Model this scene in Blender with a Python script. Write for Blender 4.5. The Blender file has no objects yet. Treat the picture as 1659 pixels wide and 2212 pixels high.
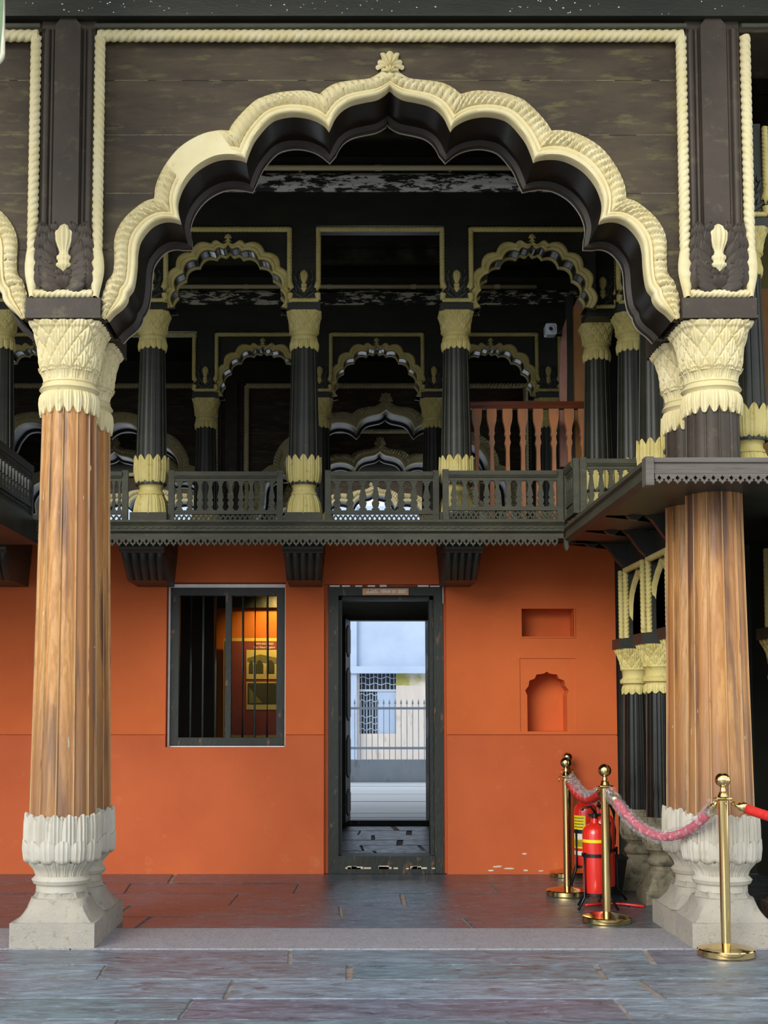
import bpy, bmesh, math, random
from mathutils import Vector, Matrix
random.seed(7)
PI = math.pi
S = bpy.context.scene
COL = S.collection

# ------------------------------------------------------------------ camera
F, CX, CY, TANP, CZ = 2800.0, 740.0, 1321.0, 0.075, 1.32
PITCH = math.atan(TANP)
cs, sn = math.cos(PITCH), math.sin(PITCH)
cam_d = bpy.data.cameras.new('camera'); cam = bpy.data.objects.new('camera', cam_d); COL.objects.link(cam)
cam.location = (0, 0, CZ); cam.rotation_euler = (PI/2 + PITCH, 0, 0)
cam_d.sensor_fit = 'AUTO'; cam_d.sensor_width = 36.0
cam_d.lens = F/2212*36.0
cam_d.shift_x = (829.5-CX)/2212; cam_d.shift_y = (CY-1106)/2212
cam_d.clip_end = 300
S.camera = cam

# ------------------------------------------------------------------ light
world = bpy.data.worlds.new('world'); S.world = world; world.use_nodes = True
wn = world.node_tree.nodes; wl = world.node_tree.links
bg = wn['Background']; bg.inputs['Color'].default_value = (0.86, 0.93, 1.0, 1); bg.inputs['Strength'].default_value = 1.45
sun_d = bpy.data.lights.new('sun', 'SUN'); sun = bpy.data.objects.new('sun', sun_d); COL.objects.link(sun)
sun_d.energy = 2.2; sun_d.angle = math.radians(32); sun_d.color = (1.0, 0.96, 0.88)
sun.rotation_euler = (math.radians(67), 0, math.radians(-30))
S.view_settings.view_transform = 'Standard'; S.view_settings.look = 'None'
S.view_settings.exposure = 0.1; S.view_settings.gamma = 1.0; S.view_settings.use_curve_mapping = False

# ------------------------------------------------------------------ helpers
def P(px, py, Y):
    "photo pixel on the vertical plane at distance Y -> (X, Z)"
    u = (CY-py)/F
    dz = Y*(u*cs+sn)/(cs-u*sn)
    return (px-CX)/F*(Y*cs+dz*sn), CZ+dz
def ZP(py, Y): return P(CX, py, Y)[1]
def SC(py, Y): return P(CX+1, py, Y)[0]       # metres per pixel

class MB:
    def __init__(s): s.v = []; s.f = []
    def add(s, vs, fs):
        o = len(s.v); s.v += [tuple(p) for p in vs]; s.f += [tuple(i+o for i in f) for f in fs]; return s
    def box(s, x0, x1, y0, y1, z0, z1):
        return s.add([(x0,y0,z0),(x1,y0,z0),(x1,y1,z0),(x0,y1,z0),(x0,y0,z1),(x1,y0,z1),(x1,y1,z1),(x0,y1,z1)],
              [(0,3,2,1),(4,5,6,7),(0,1,5,4),(1,2,6,5),(2,3,7,6),(3,0,4,7)])
    def prism(s, poly, y0, y1, axis='y'):
        "poly in (x,z) pushed along y; axis x: poly in (y,z) pushed along x; axis z: poly in (x,y)"
        n = len(poly)
        def m(p, d): return (p[0], d, p[1]) if axis == 'y' else ((d, p[0], p[1]) if axis == 'x' else (p[0], p[1], d))
        vs = [m(p, y0) for p in poly]+[m(p, y1) for p in poly]
        fs = [tuple(range(n)), tuple(range(2*n-1, n-1, -1))]+[(i, i+n, (i+1) % n+n, (i+1) % n) for i in range(n)]
        return s.add(vs, fs)
    def grid(s, rows, cu=False, cv=False, cap=False):
        n = len(rows[0]); m = len(rows); vs = [p for r in rows for p in r]; fs = []
        for i in range(m if cv else m-1):
            for j in range(n if cu else n-1):
                fs.append((i*n+j, i*n+(j+1) % n, ((i+1) % m)*n+(j+1) % n, ((i+1) % m)*n+j))
        if cap: fs += [tuple(range(n-1, -1, -1)), tuple((m-1)*n+j for j in range(n))]
        return s.add(vs, fs)
    def tube(s, path, r, n=8, cap=True, rf=None):
        pts = [Vector(p) for p in path]; rows = []
        up = Vector((0, 0, 1))
        for i, p in enumerate(pts):
            t = (pts[min(i+1, len(pts)-1)]-pts[max(i-1, 0)]).normalized()
            a = up.cross(t)
            if a.length < 1e-3: a = Vector((1, 0, 0)).cross(t)
            a.normalize(); b = t.cross(a)
            rr = r[i] if isinstance(r, (list, tuple)) else r
            rows.append([tuple(p+(a*math.cos(2*PI*k/n)+b*math.sin(2*PI*k/n))*(rr*(rf(i, k) if rf else 1))) for k in range(n)])
        return s.grid(rows, cu=True, cap=cap)
    def lathe(s, prof, n=24, c=(0, 0, 0), cap=True):
        rows = [[(c[0]+r*math.cos(2*PI*k/n), c[1]+r*math.sin(2*PI*k/n), c[2]+z) for k in range(n)] for z, r in prof]
        return s.grid(rows, cu=True, cap=cap)
    def sphere(s, c, r, n=20, m=12):
        return s.lathe([(-r*math.cos(PI*i/m), max(1e-4, r*math.sin(PI*i/m))) for i in range(m+1)], n, c)
    def mesh(s, name, smooth=False):
        me = bpy.data.meshes.new(name); me.from_pydata(s.v, [], s.f); me.validate()
        bm = bmesh.new(); bm.from_mesh(me); bmesh.ops.recalc_face_normals(bm, faces=bm.faces); bm.to_mesh(me); bm.free()
        if smooth:
            for p in me.polygons: p.use_smooth = True
            if smooth is not True: me.set_sharp_from_angle(angle=math.radians(smooth))
        return me
    def build(s, name, m, parent=None, smooth=False, **kw):
        return obj(name, s.mesh(name, smooth), m, parent, **kw)

def obj(name, me, m, parent=None, loc=None, rot=None, scale=None):
    o = bpy.data.objects.new(name, me); COL.objects.link(o)
    mm = M[m] if isinstance(m, str) else m
    if not me.materials: me.materials.append(mm)
    elif me.materials[0] is not mm:
        o.material_slots[0].link = 'OBJECT'; o.material_slots[0].material = mm
    o.parent = parent
    if loc: o.location = loc
    if rot: o.rotation_euler = rot
    if scale: o.scale = scale
    return o
def tag(o, label, cat, group=None, kind=None):
    o['label'] = label
    if cat: o['category'] = cat
    if group: o['group'] = group
    if kind: o['kind'] = kind
    return o
def thing(name, label, cat, loc=(0, 0, 0), rotz=0, group=None):
    o = bpy.data.objects.new(name, None); COL.objects.link(o); o.empty_display_size = .2
    o.location = loc; o.rotation_euler = (0, 0, rotz)
    return tag(o, label, cat, group)
def struct(o, label=None):
    o['kind'] = 'structure'
    if label: o['label'] = label
    return o
def copy_tree(o, parent=None):
    c = o.copy(); COL.objects.link(c); c.parent = parent
    for ch in list(o.children): copy_tree(ch, c)
    return c
def dup(root, loc, label=None, group=None, rotz=None):
    c = copy_tree(root); c.location = loc
    if label: c['label'] = label
    if group: c['group'] = group
    if rotz is not None: c.rotation_euler = (0, 0, rotz)
    return c

# ------------------------------------------------------------------ materials
M = {}
def srgb(h):
    if isinstance(h, str):
        r = [int(h[i:i+2], 16)/255 for i in (0, 2, 4)]
        return tuple(c/12.92 if c <= .04045 else ((c+.055)/1.055)**2.4 for c in r)+(1,)
    return tuple(h)+(1,)
def mat(name, c1, c2=None, rough=.6, scale=4, stretch=(1, 1, 1), detail=6, lo=.35, hi=.65, c3=None, s3=20, lo3=.62, hi3=.7,
        bump=0, bscale=40, metal=0, spec=.5, rvar=0, coat=0):
    m = bpy.data.materials.new(name); m.use_nodes = True; M[name] = m
    nt = m.node_tree; N = nt.nodes; L = nt.links; b = N['Principled BSDF']
    b.inputs['Roughness'].default_value = rough; b.inputs['Metallic'].default_value = metal
    b.inputs['Specular IOR Level'].default_value = spec; b.inputs['Coat Weight'].default_value = coat
    b.inputs['Coat Roughness'].default_value = .12
    if c2 is None and c3 is None and not bump:
        b.inputs['Base Color'].default_value = srgb(c1); return m
    g = N.new('ShaderNodeNewGeometry'); mp = N.new('ShaderNodeMapping'); mp.inputs['Scale'].default_value = stretch
    L.new(g.outputs['Position'], mp.inputs['Vector'])
    def noise(sc, det=6, rg=.6):
        t = N.new('ShaderNodeTexNoise'); t.inputs['Scale'].default_value = sc; t.inputs['Detail'].default_value = det
        t.inputs['Roughness'].default_value = rg; L.new(mp.outputs[0], t.inputs['Vector']); return t
    def ramp(t, a, bb):
        r = N.new('ShaderNodeMapRange'); r.inputs[1].default_value = a; r.inputs[2].default_value = bb
        L.new(t.outputs['Fac'], r.inputs[0]); return r
    def mix(fac, a, bb):
        x = N.new('ShaderNodeMix'); x.data_type = 'RGBA'
        L.new(fac, x.inputs[0])
        for k, val in ((6, a), (7, bb)):
            if isinstance(val, tuple): x.inputs[k].default_value = val
            else: L.new(val, x.inputs[k])
        return x.outputs[2]
    col = srgb(c1)
    if c2: col = mix(ramp(noise(scale, detail), lo, hi).outputs[0], col, srgb(c2))
    if c3: col = mix(ramp(noise(s3, 8, .65), lo3, hi3).outputs[0], col, srgb(c3))
    if isinstance(col, tuple): b.inputs['Base Color'].default_value = col
    else: L.new(col, b.inputs['Base Color'])
    if rvar:
        r = ramp(noise(scale*2.3), .3, .7); r.inputs[3].default_value = rough-rvar; r.inputs[4].default_value = rough+rvar
        L.new(r.outputs[0], b.inputs['Roughness'])
    if bump:
        t = noise(bscale, 5); bp = N.new('ShaderNodeBump'); bp.inputs['Strength'].default_value = bump
        bp.inputs['Distance'].default_value = .01; L.new(t.outputs['Fac'], bp.inputs['Height']); L.new(bp.outputs[0], b.inputs['Normal'])
    return m

mat('brown_paint', '3d3429', '4d4232', .6, 2.2, (1, 1, 4), lo=.4, hi=.6, c3='68623f', s3=4.5, lo3=.54, hi3=.72, bump=.3, bscale=30, spec=.3)
mat('pier_paint', '3b332b', '4a4036', .55, 3, (1, 1, 1), c3='5c553f', s3=12, lo3=.58, hi3=.72, bump=.2, bscale=40, spec=.35)
mat('seam_pale', '8c8668', '6e6850', .8, 20)
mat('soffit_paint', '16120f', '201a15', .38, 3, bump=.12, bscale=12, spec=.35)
mat('lip_paint', '2e2822', '3a332b', .5, 6, spec=.3)
mat('dark_paint', '24261d', '313126', .45, 2.5, (1, 1, 3), c3='44433a', s3=9, lo3=.63, hi3=.8, bump=.15, bscale=25)
mat('gloss_black', '11120d', '1a1b15', .2, 3, bump=.1, bscale=9)
mat('cream', 'ddd1a6', 'd5c692', .6, 6, c3='bba878', s3=18, lo3=.6, hi3=.75, bump=.15, bscale=60)
mat('cream_old', 'd8c984', 'ccbb6e', .62, 7, c3='a8974e', s3=22, lo3=.58, hi3=.72, bump=.2, bscale=60)
mat('marble', 'c6c1b4', 'b4ac9a', .55, 5, (1, 1, .5), c3='9a8f78', s3=16, lo3=.6, hi3=.75, bump=.15, bscale=50)
mat('plinth_stone', 'a09a90', 'aca596', .8, 7, c3='8f8672', s3=25, lo3=.55, hi3=.7, bump=.5, bscale=80)
mat('granite', '959499', '9f9ea4', .55, 8, c3='828086', s3=60, lo3=.5, hi3=.6, bump=.25, bscale=90)
mat('orange_plaster', 'd4662a', 'c65a20', .75, 1.3, lo=.3, hi=.7, c3='d56c30', s3=5, lo3=.6, hi3=.8, bump=.12, bscale=120)
mat('orange_dado', 'c8602e', 'ba5426', .75, 1.6, lo=.3, hi=.7, c3='cf7448', s3=6, lo3=.6, hi3=.8, bump=.12, bscale=120)
mat('bare_plaster', 'e2d8c4', 'c9b49a', .85, 30)
mat('balcony_wood', '3a3a2e', '484838', .6, 4, (1, 1, 3), c3='5e6038', s3=14, lo3=.6, hi3=.75, bump=.4, bscale=50)
mat('beam_wood', '5a534c', '6b645c', .6, 4, (.3, 1, 6), c3='4b453f', s3=18, lo3=.55, hi3=.7, bump=.4, bscale=40)
mat('black_wood', '262824', '34362f', .45, 4, (1, 1, 1), bump=.2, bscale=30)
mat('frame_wood', '181e18', '252b23', .5, 5, (1, 1, .4), c3='6a4c34', s3=22, lo3=.6, hi3=.67, bump=.3, bscale=40)
mat('white_paint', 'f4f2ee', 'e8e4de', .7, 20, bump=.3, bscale=50)
mat('rail_wood', '5e2f1c', '7a3f24', .3, 6, (.2, 1, 4), coat=.3)
mat('baluster_wood', 'a87048', 'c47a42', .5, 5, (1, 1, .5), c3='8c6a50', s3=9, lo3=.5, hi3=.7, bump=.2)
mat('stair_post_brown', 'b8844c', 'a87440', .7, 6, (1, 1, .6), c3='b07850', s3=8, lo3=.55, hi3=.65, bump=.3)
mat('pink_plaster', 'd09c8a', 'c08c7a', .85, 6, bump=.3)
mat('olive_plaster', '8a7c44', '74683a', .8, 5, c3='b08048', s3=4, lo3=.55, hi3=.6)
mat('peeling', '1c1d18', '23241e', .6, 3, (.6, 1, 2.2), c3='eceae4', s3=13, lo3=.47, hi3=.53, bump=.3)
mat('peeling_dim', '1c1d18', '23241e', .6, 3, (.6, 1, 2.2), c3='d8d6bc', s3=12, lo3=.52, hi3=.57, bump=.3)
mat('brass', 'e2c88c', rough=.13, metal=1)
mat('red_velvet', 'd8281c', 'c01c18', .8, 60, bump=.3, bscale=300)
mat('pink_velvet', 'cf4058', 'b83048', .7, 60, bump=.3, bscale=300)
mat('extinguisher_red', 'dc2a1e', rough=.22, coat=.5)
mat('yellow_print', 'f0d820', rough=.4)
mat('label_white', 'e8e8e0', rough=.5)
mat('ink', '1c1c1c', rough=.6)
mat('black_metal', '101112', rough=.35)
mat('black_plastic', '141414', rough=.5)
mat('white_plastic', 'dfe6f2', rough=.35)
mat('iron_bar', '2a352e', '3a4238', .5, 12)
mat('sign_board', 'e0ac84', 'd8a078', .6, 20)
mat('sign_ink', 'fffaf0', rough=.6)
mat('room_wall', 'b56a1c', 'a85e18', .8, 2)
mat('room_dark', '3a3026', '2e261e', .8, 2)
mat('poster_red', '8c4638', '7a3a30', .6, 2)
mat('poster_edge', 'd8c060', rough=.6)
mat('print_light', 'd8cf80', 'c4bc70', .6, 8)
mat('print_dark', '3a4028', '4c5034', .6, 8)
mat('print_mid', '6f7040', '86864c', .6, 8)
mat('corridor_wall', '2c2c26', '35342c', .6, 2)
mat('corridor_slab', '1c1e1c', '2a2c2a', .4, 5, bump=.5, bscale=14, rvar=.12, spec=.25)
mat('ext_pavement', 'dfe6ee', 'e8eef4', .6, 2, (.4, 2, 1))
mat('ext_wall_blue', '9caec8', 'a8b8d0', .8, 1.5)
mat('ext_wall_white', 'ccc4bc', 'c0b6ae', .85, 3, (1, 1, .3), c3='9c9488', s3=5, lo3=.58, hi3=.7)
mat('ext_low_wall', 'b0bcc8', 'c2ccd4', .85, 3, (1, 1, .4), c3='8a949c', s3=6, lo3=.55, hi3=.7)
mat('ext_frame', 'a8b4c6', rough=.6)
mat('ext_dark', '2f3c48', rough=.5)
mat('moss', 'ccc4bc', '94904c', .9, 2.5, lo=.35, hi=.6)
mat('dirty_stone', '8a826c', '6e664f', .8, 8, c3='4c483a', s3=14, lo3=.5, hi3=.65, bump=.4, bscale=60)
mat('fillet_wood', 'c2a070', 'b08850', .5, 12, (1, 1, .2), c3='7a5a40', s3=14, lo3=.55, hi3=.65)
mat('mortar', '8a7a6c', '9a9490', .85, 3, c3='6a5c50', s3=9, lo3=.5, hi3=.65, bump=.4, bscale=60)
mat('fence_paint', 'b8c8da', rough=.5)
mat('lamp_glass', 'fff0d0', rough=.4)
mat('green_board', '5d7a50', '4c6a44', .5, 8)
mat('pale_rim', 'd2cdb8', 'c2bca4', .6, 12)
mat('leaf_green', '4c6a2c', '3a5622', .6, 8)

def lamp_mat():
    m = bpy.data.materials.new('lamp_glow'); m.use_nodes = True; M['lamp_glow'] = m
    b = m.node_tree.nodes['Principled BSDF']; b.inputs['Emission Color'].default_value = (1, .62, .18, 1); b.inputs['Emission Strength'].default_value = 12
lamp_mat()
def teak_mat():
    m = bpy.data.materials.new('teak'); m.use_nodes = True; M['teak'] = m
    nt = m.node_tree; N = nt.nodes; L = nt.links; b = N['Principled BSDF']; b.inputs['Roughness'].default_value = .42
    g = N.new('ShaderNodeNewGeometry')
    def mp(sc):
        k = N.new('ShaderNodeMapping'); k.inputs['Scale'].default_value = sc; L.new(g.outputs['Position'], k.inputs['Vector']); return k
    def noise(k, sc, det=6, dist=0):
        t = N.new('ShaderNodeTexNoise'); t.inputs['Scale'].default_value = sc; t.inputs['Detail'].default_value = det
        t.inputs['Distortion'].default_value = dist; L.new(k.outputs[0], t.inputs['Vector']); return t.outputs['Fac']
    def rng(f, a, c):
        r = N.new('ShaderNodeMapRange'); r.inputs[1].default_value = a; r.inputs[2].default_value = c; L.new(f, r.inputs[0]); return r.outputs[0]
    def mix(f, a, c):
        x = N.new('ShaderNodeMix'); x.data_type = 'RGBA'; L.new(f, x.inputs[0])
        for k, val in ((6, a), (7, c)):
            if isinstance(val, tuple): x.inputs[k].default_value = val
            else: L.new(val, x.inputs[k])
        return x.outputs[2]
    w = N.new('ShaderNodeTexWave'); w.wave_type = 'RINGS'; w.inputs['Scale'].default_value = 9; w.inputs['Distortion'].default_value = 5
    w.inputs['Detail'].default_value = 3; w.inputs['Detail Scale'].default_value = 1.6
    L.new(mp((3, 3, .8)).outputs[0], w.inputs['Vector'])
    base = mix(w.outputs['Fac'], srgb('b27c40'), srgb('c89458'))
    base = mix(rng(noise(mp((1, 1, .18)), 5), .42, .62), base, srgb('a8703e'))
    base = mix(rng(noise(mp((1.5, 1.5, .12)), 9, 8), .52, .66), base, srgb('6c4a36'))
    base = mix(rng(noise(mp((2, 2, .5)), 16, 9), .70, .74), base, srgb('d8c8a8'))
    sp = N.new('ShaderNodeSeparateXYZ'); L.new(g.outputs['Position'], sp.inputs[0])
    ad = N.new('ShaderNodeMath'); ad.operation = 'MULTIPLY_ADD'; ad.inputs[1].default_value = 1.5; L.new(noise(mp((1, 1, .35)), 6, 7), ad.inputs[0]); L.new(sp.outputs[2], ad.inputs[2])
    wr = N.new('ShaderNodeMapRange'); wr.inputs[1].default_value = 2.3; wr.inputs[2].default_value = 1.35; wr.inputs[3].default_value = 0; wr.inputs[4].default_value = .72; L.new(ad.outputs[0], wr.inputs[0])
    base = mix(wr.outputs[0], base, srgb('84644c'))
    L.new(base, b.inputs['Base Color'])
    bp = N.new('ShaderNodeBump'); bp.inputs['Strength'].default_value = .25; bp.inputs['Distance'].default_value = .01
    L.new(noise(mp((3, 3, .3)), 20), bp.inputs['Height']); L.new(bp.outputs[0], b.inputs['Normal'])
teak_mat()
def slab_mat(name, ramp_cols, rough, pale, spec=.5):
    m = bpy.data.materials.new(name); m.use_nodes = True; M[name] = m
    nt = m.node_tree; N = nt.nodes; L = nt.links; b = N['Principled BSDF']; b.inputs['Specular IOR Level'].default_value = spec
    oi = N.new('ShaderNodeObjectInfo'); g = N.new('ShaderNodeNewGeometry')
    cr = N.new('ShaderNodeValToRGB'); cr.color_ramp.interpolation = 'CONSTANT'
    els = cr.color_ramp.elements
    els[0].color = srgb(ramp_cols[0]); els[1].position = 1/len(ramp_cols); els[1].color = srgb(ramp_cols[1])
    for i, c in enumerate(ramp_cols[2:]): e = els.new((i+2)/len(ramp_cols)); e.color = srgb(c)
    L.new(oi.outputs['Random'], cr.inputs[0])
    def noise(sx, sy, sc, det, dist=.6, rg=.68):
        mp = N.new('ShaderNodeMapping'); mp.inputs['Scale'].default_value = (sx, sy, 1); L.new(g.outputs['Position'], mp.inputs['Vector'])
        t = N.new('ShaderNodeTexNoise'); t.inputs['Scale'].default_value = sc; t.inputs['Detail'].default_value = det; t.inputs['Roughness'].default_value = rg
        t.inputs['Distortion'].default_value = dist; L.new(mp.outputs[0], t.inputs['Vector']); return t.outputs['Fac']
    def rng(f, a, c, d, e):
        r = N.new('ShaderNodeMapRange')
        for k, val in enumerate((a, c, d, e)): r.inputs[k+1].default_value = val
        L.new(f, r.inputs[0]); return r.outputs[0]
    def mix(f, a, col):
        x = N.new('ShaderNodeMix'); x.data_type = 'RGBA'; L.new(f, x.inputs[0]); L.new(a, x.inputs[6]); x.inputs[7].default_value = srgb(col); return x.outputs[2]
    t1 = noise(.8, 2.2, 6, 12, .9, .74); t2 = noise(.7, 2.0, 15, 12, 1.6, .78); t3 = noise(.6, 1.2, 1.6, 4, .3)
    hv = N.new('ShaderNodeHueSaturation'); L.new(cr.outputs[0], hv.inputs['Color']); L.new(rng(t1, .34, .68, .3, 1.45), hv.inputs['Value'])
    c = mix(rng(t3, .58, .70, 0, .35), hv.outputs[0], '645262')
    c = mix(rng(t2, .55, .66, 0, .7), c, pale)
    L.new(c, b.inputs['Base Color'])
    L.new(rng(t1, .35, .7, rough-.08, rough+.16), b.inputs['Roughness'])
    bp = N.new('ShaderNodeBump'); bp.inputs['Strength'].default_value = .3; bp.inputs['Distance'].default_value = .012
    L.new(t2, bp.inputs['Height']); L.new(bp.outputs[0], b.inputs['Normal'])
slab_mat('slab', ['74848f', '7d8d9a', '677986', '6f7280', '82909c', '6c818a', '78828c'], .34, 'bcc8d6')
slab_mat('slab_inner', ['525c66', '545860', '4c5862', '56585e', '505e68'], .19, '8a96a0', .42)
def plastic_mat():
    m = bpy.data.materials.new('plastic_wrap'); m.use_nodes = True; M['plastic_wrap'] = m
    nt = m.node_tree; N = nt.nodes; L = nt.links; b = N['Principled BSDF']
    b.inputs['Base Color'].default_value = (.85, .83, .86, 1); b.inputs['Roughness'].default_value = .12
    t = N.new('ShaderNodeTexNoise'); t.inputs['Scale'].default_value = 38; t.inputs['Detail'].default_value = 3
    r = N.new('ShaderNodeMapRange'); r.inputs[1].default_value = .5; r.inputs[2].default_value = .8; r.inputs[3].default_value = .12; r.inputs[4].default_value = .6
    g = N.new('ShaderNodeNewGeometry'); L.new(g.outputs['Position'], t.inputs['Vector'])
    L.new(t.outputs['Fac'], r.inputs[0]); L.new(r.outputs[0], b.inputs['Alpha'])
    bp = N.new('ShaderNodeBump'); bp.inputs['Strength'].default_value = .8; bp.inputs['Distance'].default_value = .02
    L.new(t.outputs['Fac'], bp.inputs['Height']); L.new(bp.outputs[0], b.inputs['Normal'])
plastic_mat()

# ------------------------------------------------------------------ ornament builders
def rope(mb, p0, p1, R, pitch, n=10, per=6):
    "twisted rope moulding of three strands from p0 to p1"
    n = 18 if n >= 10 else 15
    a, b = Vector(p0), Vector(p1); d = b-a; L = d.length; t = d.normalized()
    u = Vector((0, -1, 0)) if abs(t.y) < .9 else Vector((-1, 0, 0)); w = t.cross(u)
    k = max(8, int(L/abs(pitch)*per)); rows = []
    for i in range(k+1):
        s = L*i/k
        rows.append([tuple(a+t*s+(u*math.cos(2*PI*j/n)+w*math.sin(2*PI*j/n))*R*(.72+.32*abs(math.cos((3*2*PI*j/n+2*PI*s/pitch)/2))**.6)) for j in range(n)])
    mb.grid(rows, cu=True, cap=True); return mb

def leaf(mb, x, z, ang, L, Wd, y, lift=.03, curl=.03, n=7, m=5):
    "a carved pointed leaf lying on the xz plane, root at (x,z), pointing along ang (0 = up), bulging towards -y"
    ca, sa = math.cos(ang), math.sin(ang); rows = []
    for i in range(n+1):
        t = i/n; w = Wd*.5*math.sin(PI*min(.98, .12+.86*t))**.75*(1-.25*t); r = []
        for j in range(m+1):
            e = -1+2*j/m
            bx, bz = e*w, L*t
            h = lift*math.sin(PI*min(1, .15+.8*t))*(1-.75*e*e)+(-.25*lift if abs(e) < .1 else 0)+curl*t*t
            r.append((x+bx*ca+bz*sa, y-h, z-bx*sa+bz*ca))
        rows.append(r)
    mb.grid(rows); return mb

def palmette(mb, x, z, R, y, lobes=7, spread=2.0, lift=.03, h=1.15):
    "a fan shell with ribs"
    na = lobes*6; nr = 7; rows = []
    for i in range(nr+1):
        t = i/nr; r = []
        for k in range(na+1):
            a = -spread+2*spread*k/na
            lob = abs(math.cos((k/na*lobes-.5)*PI))
            rad = R*t*(.86+.14*lob**.7)*(h if abs(a) < .6 else 1)
            r.append((x+rad*math.sin(a), y-lift*math.sin(PI*min(1, .35+.6*t))*(.7+.3*lob), z+rad*math.cos(a)))
        rows.append(r)
    mb.grid(rows); return mb

def bud(mb, x, z0, z1, y, hw):
    "a tall shell bud on a leafy calyx"
    H = z1-z0; rows = []; na = 24
    prof = [(0, .2), (.04, .34), (.10, .5), (.14, .8), (.18, .82), (.21, .6), (.25, .62), (.29, .78), (.34, .74), (.37, .52), (.42, .46), (.48, .56), (.56, .74), (.64, .92), (.72, 1.0), (.80, 1.0), (.87, .86), (.92, .66), (.96, .42), (1, .06)]
    for t, w in prof:
        rib = .5 if t > .44 else .25
        rows.append([(x+hw*w*math.cos(PI*k/na), y-hw*w*(.6+.22*rib*math.cos(k/na*2*PI*6))*math.sin(PI*k/na)-.002, z0+H*t) for k in range(na+1)])
    mb.grid(rows); return mb

def fillets(mb, z0, z1, rf, N, w=.007):
    for k in range(N):
        ph = 2*PI*k/N; u = Vector((math.cos(ph), math.sin(ph), 0)); v = Vector((-u.y, u.x, 0)); rows = []
        for i in range(9):
            z = z0+(z1-z0)*i/8; R = rf(z); rows.append([tuple(u*(R+d)+v*e+Vector((0, 0, z))) for d, e in ((-.012, -w*.6), (.001, -w*.5), (.004, 0), (.001, w*.5), (-.012, w*.6))])
        mb.grid(rows)
    return mb
def superr(phi, n): return 1/((abs(math.cos(phi))**n+abs(math.sin(phi))**n)**(1/n))
def lerp_prof(prof, z):
    for (z0, r0), (z1, r1) in zip(prof, prof[1:]):
        if z0 <= z <= z1: return r0+(r1-r0)*(z-z0)/max(1e-9, z1-z0)
    return prof[0][1] if z < prof[0][0] else prof[-1][1]

def leaf_ring(mb, prof, N, tb=0, tt=0, amp=.05, vein=.012, per=12, nz=10, turn=0):
    "ring of upright carved leaves; tb / tt: length of the pointed tips at its lower / upper rim"
    z0, z1 = prof[0][0], prof[-1][0]; nu = N*per; rows = []
    for i in range(nz+1):
        t = i/nz; r = []
        for k in range(nu):
            ph = 2*PI*k/nu; c = abs(math.cos(N*(ph+turn)/2))
            z = z0+(z1-z0)*t
            zz = z-tb*c*(1-t)+tt*(c-.2)*t**2
            rad = lerp_prof(prof, z)*(1+amp*(c**.55-.6)+vein*math.cos(N*ph*4)*c)
            r.append((rad*math.cos(ph), rad*math.sin(ph), zz))
        rows.append(r)
    # thickness: fold inward at both rims
    inn0 = [(x*.86, y*.86, z) for x, y, z in rows[0]]; inn1 = [(x*.9, y*.9, z-.01) for x, y, z in rows[-1]]
    mb.grid([inn0]+rows+[inn1], cu=True); return mb

def scale_bell(mb, prof, N, rows_n, n0=2.0, n1=5.0, amp=.035, nu=240, nz=56):
    "capital bell covered in overlapping pointed scales, round below and square above"
    z0, z1 = prof[0][0], prof[-1][0]; R = []
    for i in range(nz+1):
        t = i/nz; r = []; z = z0+(z1-z0)*t
        e = n0+(n1-n0)*max(0, (t-.45)/.55)**1.5
        base = lerp_prof(prof, z)
        for k in range(nu):
            ph = 2*PI*k/nu
            u = ph*N/(2*PI); v = t*rows_n
            a = (u+v*.5) % 1; b = (u-v*.5) % 1
            d = min(a, 1-a, b, 1-b)
            groove = -math.exp(-(d/.055)**2)
            row = math.floor(v*1.0)
            vein = math.cos(2*PI*u*5)*.42*min(1, d*6)
            hgt = amp*(groove+vein+.5*min(1, d*3))
            q = 1/superr(ph, e) if False else superr(ph, e)
            rad = base*q*(1+hgt)
            r.append((rad*math.cos(ph), rad*math.sin(ph), z))
        R.append(r)
    mb.grid(R, cu=True, cap=True); return mb

def fluted(mb, z0, z1, rf, N, nz=14, dep=.038, per=8):
    "shaft with gently bowed facets and thin raised fillets"
    aa = [-.5, -.455, -.40, -.2, 0, .2, .40, .455][:per]; rows = []
    for i in range(nz+1):
        z = z0+(z1-z0)*i/nz; R = rf(z); r = []
        for k in range(N):
            for a in aa:
                ph = 2*PI*(k+a+.5)/N
                rr = 1.0 if abs(a) > .44 else (1-dep*1.15 if abs(a) > .39 else 1-dep*(.25+5.2*a*a))
                r.append((R*rr*math.cos(ph), R*rr*math.sin(ph), z))
        rows.append(r)
    mb.grid(rows, cu=True, cap=True); return mb

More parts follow.
